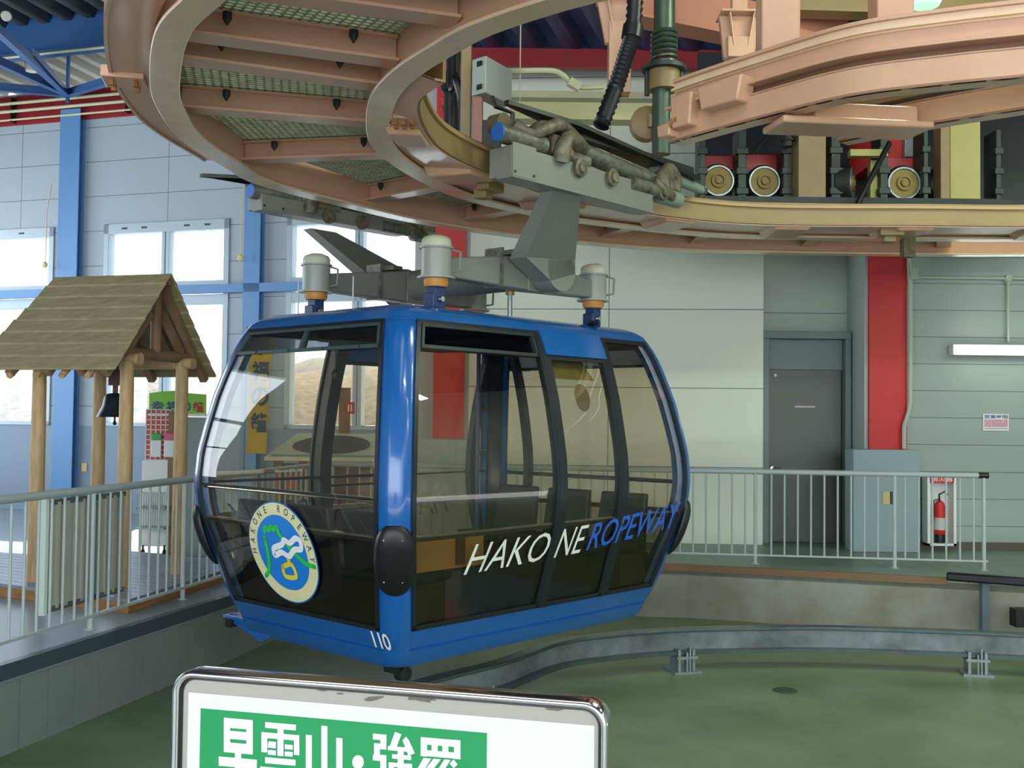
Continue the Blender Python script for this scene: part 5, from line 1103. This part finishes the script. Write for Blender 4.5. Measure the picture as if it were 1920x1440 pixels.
# roof planes: eaves along hx, ridge along hx
RX0, RX1 = -.95, .62; EY = .80; ZE, ZR = 2.02, 2.96
xl_of = lambda f: RX0+(.02 if f < .35 else (.16 if f < .62 else .30))
for s in (-1, 1):
    n = 8
    for k in range(n):
        f0 = k/n; f1 = (k+1)/n+.03; y0 = s*EY*(1-f0); y1 = s*EY*(1-min(f1, 1)); z0 = ZE+(ZR-ZE)*f0; z1 = ZE+(ZR-ZE)*min(f1, 1); x0 = RX0+[0, .04, .10, .13, .17, .21, .23, .26][k]+(0 if s < 0 else .0); x1 = RX1
        up = Vector((0, 0, .026)); lift = .02
        mb = MB(); mb.hexa([H(x0, y0, z0+lift), H(x1, y0, z0+lift), H(x1, y1, z1), H(x0, y1, z1), H(x0, y0, z0+lift)+up, H(x1, y0, z0+lift)+up, H(x1, y1, z1)+up, H(x0, y1, z1)+up]); LG(mb, 'roof_plank', ROOFW, bevel=.008)
mb = MB(); mb.bar(H(RX0+.27, 0, ZR-.05), H(RX1-.02, 0, ZR-.05), .08, .08); LG(mb, 'ridge_beam', DARKW)
for x in (-.50, -.1, .25, .5):
    for s in (-1, 1): mb = MB(); mb.bar(H(x, s*EY*.97, ZE-.01), H(x, 0, ZR-.05), .07, .06); LG(mb, 'rafter', DARKW)
for s in (-1, 1): mb = MB(); mb.tube([H(-.68, s*.42, 2.16), H(.60, s*.42, 2.16)], .055, 12); LG(mb, 'wall_plate_log', LOG)
for x in (-.45, .45): mb = MB(); mb.tube([H(x, -.52, 2.22), H(x, .52, 2.22)], .055, 12); LG(mb, 'tie_log', DARKW)
mb = MB(); mb.tube([H(.46, 0, 2.24), H(.46, 0, 2.86)], .05, 10); LG(mb, 'king_post', DARKW)
for s in (-1, 1): mb = MB(); mb.bar(H(.46, s*.42, 2.26), H(.46, s*.10, 2.6), .06, .06); LG(mb, 'strut', DARKW)
for x in (-.8, -.5, -.22, .05, .32): mb = MB(); mb.tube([H(x, -EY+.02, ZE-.03), H(x, -EY+.25, ZE+.16)], .03, 8); LG(mb, 'rafter_tail', LOG)
# bell
bp = at(216, 745, Y=9.95)
tb = thing('bell', (bp.x, bp.y, 1.60), 'small dark bell hanging under the log shelter roof', 'bell')
mb = MB(); mb.lathe((bp.x, bp.y, 1.635), [(.165, 0), (.15, .03), (.115, .10), (.10, .18), (.075, .215), (.02, .225)], 28); mb.build('bell_body', mat('bell_iron', (46, 58, 62), .3, metal=.6), tb, smooth=50)
mb = MB(); mb.box(bp.x-.02, bp.x+.02, bp.y-.015, bp.y+.015, 1.85, 2.16); mb.box(bp.x-.06, bp.x+.06, bp.y-.02, bp.y+.02, 1.93, 2.05); mb.build('bell_hanger', mat('bell_wood', (84, 48, 40), .6), tb)
mb = MB(); mb.tube([(bp.x, bp.y, 1.7), (bp.x, bp.y, 1.59)], .008, 6); mb.lathe((bp.x, bp.y, 1.56), [(.012, 0), (.018, .02), (.008, .04)], 10); mb.build('clapper', DKMET, tb)
# timber deck
DECKW = mat('deck_boards', (150, 158, 168), .35, rgb2=(122, 128, 138), vscale=4); SIDEW = mat('deck_side_wood', (178, 128, 72), .6, rgb2=(140, 98, 54), vscale=4, stretch=(1, 1, 6))
ca = Vector((-3.18, 8.96, 0)); cb = Vector((-5.6, 9.98, 0)); cb = ca+(Vector((-4.67, 9.74, 0))-ca).normalized()*4.2; cc = Vector((-2.86, 10.75, 0)); 
t = thing('timber_deck', ca, 'low timber deck with brown sides carrying the log bell shelter', 'deck')
dd = (cb-ca).normalized(); de = (cc-ca).normalized()
mb = MB(); mb.prism([ca, cb, cb+de*2.4, ca+de*2.4], (0, 0, .09)); mb.build('deck_frame', SIDEW, t, bevel=.004)
n = 16; mb = MB(); w = 2.4/n
for k in range(n): a = ca+de*(k*w)-dd*.01; b = ca+de*((k+1)*w-.012)-dd*.01; mb.prism([a+Vector((0, 0, .09)), a+dd*4.2+Vector((0, 0, .09)), b+dd*4.2+Vector((0, 0, .09)), b+Vector((0, 0, .09))], (0, 0, .03))
mb.build('deck_boards', DECKW, t)
# ================================================================ THINGS AROUND THE SHELTER
# omikuji / charm stand with green sign
Y = 12.6; a = at(279, 775, Y=Y); b = at(386, 738, Y=Y); zc = a.z
t = thing('charm_stand', ((a.x+b.x)/2, Y, 0), 'white display stand with red grid panel behind the shelter posts', 'display stand')
g0 = at(276, 770, Y=Y).x; g1 = at(322, 770, Y=Y).x; gz0 = at(276, 862, Y=Y).z; gz1 = at(276, 768, Y=Y).z
mb = MB(); mb.box(g0, g1, Y-.01, Y+.03, gz0, gz1); mb.build('red_panel', mat('panel_red', (214, 92, 84), .6), t)
mb = MB(); n = 5
for k in range(n+1): x = g0+(g1-g0)*k/n; mb.box(x-.005, x+.005, Y-.03, Y-.015, gz0, gz1)
for k in range(11): z = gz0+(gz1-gz0)*k/10; mb.box(g0, g1, Y-.03, Y-.015, z-.005, z+.005)
mb.build('wire_grid', WHITE, t)
mb = MB(); mb.box(g0-.03, g1+.06, Y-.05, Y+.04, .12, gz0-.01); mb.build('white_panel', WHITE, t)
mb = MB(); mb.box(g0-.01, g1+.03, Y-.28, Y-.05, .34, .36); mb.box(g0-.01, g1+.03, Y-.28, Y-.05, .58, .60)
for k in range(12): x = g0+(g1-g0)*k/11; mb.box(x-.004, x+.004, Y-.28, Y-.272, .36, .75)
mb.box(g0-.02, g1+.04, Y-.285, Y-.27, .75, .77); mb.build('wire_basket', GALV, t)
mb = MB(); px = at(318, 900, Y=Y-.02).x; mb.box(px-.015, px+.055, Y-.06, Y-.0, 0, gz1-.02); mb.build('wooden_upright', DARKW, t)
for k, x in enumerate((g0+.02, g1-.02)): mb = MB(); mb.lathe((x, Y-.1, .05), [(.04, -.012), (.04, .012)], 12, axis=(1, 0, 0)); mb.box(x-.01, x+.01, Y-.11, Y-.09, .05, .14); mb.build('caster', BLACK, t)
for px, lab, c in ((293, 'green topped white packet hanging on the red grid panel', (70, 170, 90)), (317, 'pink topped white packet hanging on the red grid panel', (210, 100, 130))):
    p = at(px, 830, Y=Y-.06); t = thing('charm_packet', (p.x, Y-.06, p.z-.16), lab, 'packet', 'packets on the red grid panel')
    mb = MB(); mb.box(p.x-.06, p.x+.06, Y-.07, Y-.04, p.z-.17, p.z+.03); mb.build('packet', WHITE, t, bevel=.01); mb = MB(); mb.box(p.x-.06, p.x+.06, Y-.072, Y-.038, p.z+.03, p.z+.11); mb.build('packet_top', mat('packet_'+lab[:4], c, .5), t, bevel=.01)
t = thing('bell_sign', ((a.x+b.x)/2, Y, zc), 'lime green sign with blue and red characters above the charm stand', 'sign')
mb = MB(); pts = [(a.x, Y, a.z), (b.x, Y, a.z), (b.x, Y, b.z-.01), (b.x-.22, Y, b.z), (a.x+.5, Y, b.z-.005), (a.x+.3, Y, b.z+.03), (a.x+.15, Y, b.z+.02), (a.x, Y, b.z)]; mb.prism(pts, (0, .03, 0)); mb.build('board', mat('lime', (140, 206, 70), .5), t)
mb = MB(); mb.box(a.x, b.x, Y-.02, Y+.06, a.z-.03, a.z); mb.build('shelf_edge', WHITE, t)
mb = MB(); mb.box(a.x+.02, g1+.02, Y-.005, Y+.03, a.z-.10, a.z-.03); mb.build('lower_board', mat('lime', (140, 206, 70)), t)
NB = mat('char_blue', (44, 84, 120), .5)
x = a.x+.03
for ch, w, mt in (('幸', .16, NB), ('福', .16, NB), ('の', .13, NB), ('鐘', .15, mat('char_red', (186, 44, 50), .5))):
    place_text(ch, 'character', mt, t, (x, Y-.004, a.z+.02), (1, 0, 0), (0, 0, 1), w=w*.92, h=.125, offset=.03); x += w+.013
mb = MB(); px = at(336, 800, Y=Y+.1).x; mb.box(px-.05, px+.42, Y+.08, Y+.12, 0, a.z-.04); tag(mb.build('grey_screen', mat('screen_grey', (150, 160, 160), .6)), 'grey screen panel under the lime sign behind the charm stand', 'screen')
# yellow banner seen through the cabin
Y = 12.9; a = at(462, 850, Y=Y); b = at(508, 620, Y=Y)
t = thing('banner', ((a.x+b.x)/2, Y, 0), 'tall yellow banner with navy characters seen through the cabin window', 'banner')
mb = MB(); n = 14; vs = []; fs = []
for i in range(n+1):
    z = a.z+(b.z-a.z)*i/n; o = .015*math.sin(i*.9)
    vs += [Vector((a.x+(.02*i/n), Y+o, z)), Vector((b.x-.03+(.05*i/n), Y-o, z)), Vector((b.x-.03+(.05*i/n), Y-o+.004, z)), Vector((a.x+(.02*i/n), Y+o+.004, z))]
for i in range(n):
    for k in range(4): fs.append((i*4+k, i*4+(k+1) % 4, (i+1)*4+(k+1) % 4, (i+1)*4+k))
mb.add(vs, fs); mb.build('cloth', mat('banner_yellow', (236, 200, 40), .7), t)
mb = MB(); mb.tube([(a.x-.03, Y, 0), (a.x-.03, Y, b.z+.05), (b.x+.05, Y, b.z+.05)], .012, 8); mb.lathe((a.x-.03, Y, 0), [(.14, 0), (.14, .03)], 16); mb.build('pole', GALV, t)
z = b.z-.30
for ch in '幸福の鐘': place_text(ch, 'character', NB, t, (a.x+.05, Y-.022, z), (1, 0, 0), (0, 0, 1), w=.21, h=.24, offset=.03); z -= .31
# relief map table with oval map
Y = 13.9
a = at(500, 862, Y=13.3); b = at(712, 862, Y=13.3)
t = thing('map_table', ((a.x+b.x)/2, 14.0, 0), 'sloping pale map table with a dark oval map, seen through the cabin window', 'map table')
x0, x1 = a.x-.05, b.x+.35; zf = at(600, 858, Y=13.35).z; zb = at(600, 812, Y=14.2).z
mb = MB(); mb.hexa([(x0, 13.35, zf-.05), (x1, 13.35, zf-.05), (x1-.1, 14.2, zb-.05), (x0+.25, 14.2, zb-.05), (x0, 13.35, zf), (x1, 13.35, zf), (x1-.1, 14.2, zb), (x0+.25, 14.2, zb)]); mb.build('table_top', mat('map_cream', (226, 228, 196), .4), t, bevel=.01)
def tp(u, v): p = Vector((x0+.25*v, 13.35, zf)).lerp(Vector((x0+.25, 14.2, zb)), v) if 0 else Vector((x0+.25*v+u*((x1-.1*v)-(x0+.25*v)), 13.35+.85*v, zf+(zb-zf)*v+.004)); return p
mb = MB(); mb.prism([tp(.40+.30*math.cos(q), .5+.36*math.sin(q)) for q in [i*math.pi/16 for i in range(32)]], (0, 0, .01)); mb.build('oval_map', mat('map_brown', (112, 84, 72), .6, rgb2=(70, 76, 66), vscale=8, bump=.5, bscale=20), t)
mb = MB(); mb.prism([tp(.04, .04), tp(.96, .04), tp(.96, .08), tp(.04, .08)], (0, 0, .004)); mb.build('map_border', mat('map_green', (110, 170, 140), .5), t)
for u in (.08, .92):
    for v in (.1, .9): p = tp(u, v); mb = MB(); mb.box(p.x-.05, p.x+.05, p.y-.05, p.y+.05, 0, p.z-.05); mb.build('table_leg', DARKW, t)
mb = MB(); mb.box(x0+.1, x1-.1, 13.5, 13.56, .25, zf-.08); mb.build('apron', mat('apron_wood', (128, 100, 76), .6), t)
# wooden post with small red sign behind the map table
Y = 14.4; p = at(646, 700, Y=Y); mb = MB(); mb.box(p.x-.07, p.x+.07, Y, Y+.12, 0, at(646, 727, Y=Y).z); t = thing('view_post', (p.x, Y, 0), 'brown wooden post with a small red sign before the far window', 'post'); mb.build('post', DARKW, t)
q = at(656, 765, Y=Y-.05); mb = MB(); mb.box(q.x-.06, q.x+.06, Y-.03, Y, q.z-.08, q.z+.08); sg = mb.build('red_sign', RED, t)
mb = MB(); mb.box(q.x-.03, q.x-.012, Y-.034, Y-.03, q.z-.045, q.z+.045); mb.box(q.x+.008, q.x+.026, Y-.034, Y-.03, q.z-.045, q.z+.045); mb.build('white_mark', WHITE, sg)
for px, lab in ((519, 'small round red notice on the far railing bars'), (545, 'square red notice on the far railing, beside the round one')):
    p = at(px, 903, Y=13.05); mb = MB()
    if px == 519: mb.lathe((p.x, 13.1, p.z), [(.05, 0), (.05, .01)], 20, axis=(0, -1, 0))
    else: mb.box(p.x-.08, p.x+.08, 13.09, 13.1, p.z-.08, p.z+.08)
    tag(mb.build('red_notice', RED), lab, 'notice')
# ================================================================ ROUTE SIGN IN FRONT
YL, YR = 2.40, 2.158
TLp = at(322, 1256, Y=YL); TRp = at(1140, 1318, Y=YR); TRp.z = TLp.z
su = (TRp-TLp); SW = su.length; su.normalize(); sn = Vector((su.y, -su.x, 0))
if sn.y > 0: sn = -sn
t = thing('route_sign', ((TLp+TRp)/2).xy.to_3d(), 'large route sign with chrome frame and white characters on green, nearest the camera', 'sign')
def sg_pt(px, py, off=0):
    d = _F*FPX + _R*(px-960) - _V*(py-720); o = TLp+sn*.0
    k = (o-CAM).dot(sn)/d.dot(sn); return CAM+d*k+sn*off
ZB = TLp.z-.62
def uv(u, z, off=0): return TLp+su*u+Vector((0, 0, z-TLp.z))+sn*off
def rrect(u0, u1, z0, z1, r, off, n=8):
    P_ = []
    for cu, cz_, a0 in ((u1-r, z1-r, 0), (u0+r, z1-r, 90), (u0+r, z0+r, 180), (u1-r, z0+r, 270)):
        for k in range(n+1): a = math.radians(a0+90*k/n); P_.append(uv(cu+r*math.cos(a), cz_+r*math.sin(a), off))
    return P_
SIGNW = mat('sign_plastic', (172, 165, 150), .35, var=.03); 
# frame ring
def ring_loft(mb, rings):
    n = len(rings[0]); vs = [v for r in rings for v in r]; fs = []; m_ = len(rings)
    for i in range(m_):
        for k in range(n): fs.append((i*n+k, i*n+(k+1) % n, ((i+1) % m_)*n+(k+1) % n, ((i+1) % m_)*n+k))
    mb.add(vs, fs)
mb = MB(); z1 = TLp.z; r = .050; w = .015
rs = []
for (ins, off) in ((0, -.055), (0, -.006), (.003, .0), (.007, .002), (w-.004, .001), (w-.001, -.004), (w, -.014), (w, -.055)): rs.append(rrect(ins, SW-ins, ZB+ins, z1-ins, r-ins*.8, off))
ring_loft(mb, rs); mb.build('chrome_frame', CHROME, t, smooth=50)
mb = MB(); rs = [rrect(w-.001, SW-w+.001, ZB+w, z1-w+.001, r-w*.8, -.013), rrect(w+.006, SW-w-.006, ZB+w+.006, z1-w-.006, r-w*.8-.006, -.012)]
ring_loft(mb, [rrect(w-.001, SW-w+.001, ZB+w, z1-w+.001, r-w*.8, -.018), rs[0], rs[1], rrect(w+.006, SW-w-.006, ZB+w+.006, z1-w-.006, r-w*.8-.006, -.018)]); mb.build('gasket', BLACK, t)
mb = MB(); mb.prism(rrect(w-.002, SW-w+.002, ZB+w-.002, z1-w+.002, r-w*.8, -.016), -sn*.035); mb.build('sign_face', SIGNW, t)
S0 = -.0150
def CRP(X, Y_): return 320+X/2.2857, 1240+Y_/2.2857
def zat(Y_, X=0): return sg_pt(*CRP(X, Y_)).z
def uat(X, Y_=300): p = sg_pt(*CRP(X, Y_)); return (p-TLp).dot(su)
zwh = sg_pt(*CRP(60, 140)).z; u0 = uat(58); u1 = uat(1810); zg = sg_pt(*CRP(112, 208)).z; ug0 = uat(112); ug1 = uat(1348)
mb = MB(); mb.prism([uv(u0, ZB+.05, S0), uv(u1, ZB+.05, S0), uv(u1, zwh, S0), uv(u0, zwh, S0)], -sn*.0008); mb.build('white_panel', mat('sign_white', (228, 234, 222), .3), t)
mb = MB(); mb.prism([uv(ug0, ZB+.25, S0+.001), uv(ug1, ZB+.25, S0+.001), uv(ug1, zg, S0+.001), uv(ug0, zg, S0+.001)], -sn*.0008); mb.build('green_field', mat('route_green', (30, 146, 78), .3), t)
# characters as heavy strokes on the sign plane: k = photo crop units, converted once to plane metres
KU = (ug1-ug0)/(1348-112.0); 
def up_(X, Y_): # crop coords -> plane; rows slope .093 in the crop
    u = uat(X, Y_); z = sg_pt(*CRP(X, Y_)).z; return uv(u, z, S0+.0022)
sl = lambda X0, X, Y_: Y_+.088*(X-X0)
CH = {}
def R_(ch, X0, Y0, X1, Y1): CH.setdefault(ch, []).append([(X0, Y0), (X1, sl(X0, X1, Y0)), (X1, sl(X0, X1, Y1)), (X0, Y1)])
def Q_(ch, *p): CH.setdefault(ch, []).append(list(p))
c = 'a'   # 早
R_(c, 215, 248, 242, 396); R_(c, 312, 257, 340, 404); R_(c, 215, 248, 340, 290); R_(c, 215, 302, 340, 337); R_(c, 215, 353, 340, 396); R_(c, 263, 396, 290, 560); R_(c, 193, 415, 357, 455)
c = 'b'   # 雲
R_(c, 393, 267, 525, 292); R_(c, 377, 310, 540, 334); R_(c, 377, 310, 402, 396); R_(c, 517, 322, 540, 408); R_(c, 446, 285, 472, 412); R_(c, 408, 350, 440, 357)
for X in (405, 478):
    for Y0 in (357, 387): R_(c, X, Y0+.088*(X-405), X+34, Y0+20+.088*(X-405))
R_(c, 393, 418, 524, 444); R_(c, 372, 458, 545, 482); Q_(c, (450, 480), (480, 483), (420, 540), (392, 536)); R_(c, 385, 528, 520, 552); Q_(c, (490, 500), (515, 502), (545, 560), (520, 560))
c = 'c'   # 山
R_(c, 568, 322, 594, 545); R_(c, 635, 283, 661, 545); R_(c, 699, 335, 726, 552); R_(c, 568, 520, 726, 548)
c = 'd'; Q_(c, *[(793+25*math.cos(i*math.pi/10), 440+30*math.sin(i*math.pi/10)) for i in range(20)])
c = 'e'   # 強
R_(c, 857, 317, 915, 342); R_(c, 889, 320, 915, 384); R_(c, 862, 358, 915, 380); R_(c, 862, 358, 887, 432); R_(c, 857, 408, 915, 432); R_(c, 889, 408, 915, 540); R_(c, 862, 520, 915, 545)
Q_(c, (952, 310), (980, 320), (958, 378), (930, 372)); R_(c, 922, 370, 1012, 388); Q_(c, (1000, 330), (1012, 345), (1038, 402), (1010, 412), (985, 345))
R_(c, 940, 405, 1022, 424); R_(c, 925, 440, 948, 505); R_(c, 1003, 446, 1026, 512); R_(c, 925, 440, 1026, 458); R_(c, 925, 490, 1026, 508); R_(c, 964, 385, 990, 550); R_(c, 922, 530, 1030, 550)
c = 'f'   # 羅
R_(c, 1063, 332, 1234, 362); R_(c, 1063, 332, 1090, 414); R_(c, 1110, 350, 1136, 405); R_(c, 1156, 352, 1182, 410); R_(c, 1206, 344, 1234, 426); R_(c, 1063, 386, 1234, 412)
Q_(c, (1075, 422), (1108, 425), (1080, 470), (1050, 466)); Q_(c, (1118, 425), (1150, 428), (1098, 495), (1068, 490)); R_(c, 1060, 500, 1135, 518); R_(c, 1085, 505, 1108, 560)
Q_(c, (1165, 428), (1192, 431), (1160, 480), (1135, 476)); Q_(c, (1205, 428), (1222, 450), (1205, 466), (1188, 446)); R_(c, 1150, 470, 1172, 560); R_(c, 1150, 470, 1240, 486); R_(c, 1150, 500, 1236, 516); R_(c, 1150, 530, 1240, 548); R_(c, 1188, 472, 1208, 545)
for ch, strokes in CH.items():
    mb = MB()
    for j, st in enumerate(strokes):
        pts = [up_(x, y)+sn*(.00004*j) for x, y in st]; mb.prism(pts, -sn*.0006)
    mb.build('character', mat('sign_char_white', (236, 240, 230), .35), t)
# peeling marks on the plastic rim
for X, Y_, w_ in ((850, 168, 60), (1065, 170, 70), (1640, 208, 62), (640, 130, 30), (715, 146, 20)):
    rnd = random.Random(X); pts = []
    for k in range(14): a = 2*math.pi*k/14; rr = rnd.uniform(.45, 1); pts.append(up_(X+w_*rr*math.cos(a), Y_+w_*.22*rr*math.sin(a)-.15*w_*rr*math.cos(a)*(1 if X == 850 else -.5))-sn*.001)
    mb = MB(); mb.prism(pts, -sn*.0006); mb.build('peeled_patch', mat('peel', (92, 86, 70), .6, rgb2=(124, 116, 98), vscale=60), t)
mb = MB(); mb.prism([uv(w, ZB+w, -.051), uv(SW-w, ZB+w, -.051), uv(SW-w, z1-w, -.051), uv(w, z1-w, -.051)], -sn*.01); mb.build('back_panel', GALV, t)
for u in (.14, SW-.14):
    p = uv(u, 0, -.03); mb = MB(); mb.tube([Vector((p.x, p.y, PIT if p.y > 1.6 else 0)), Vector((p.x, p.y, ZB+.01))], .02, 12); mb.build('leg', CHROME, t)
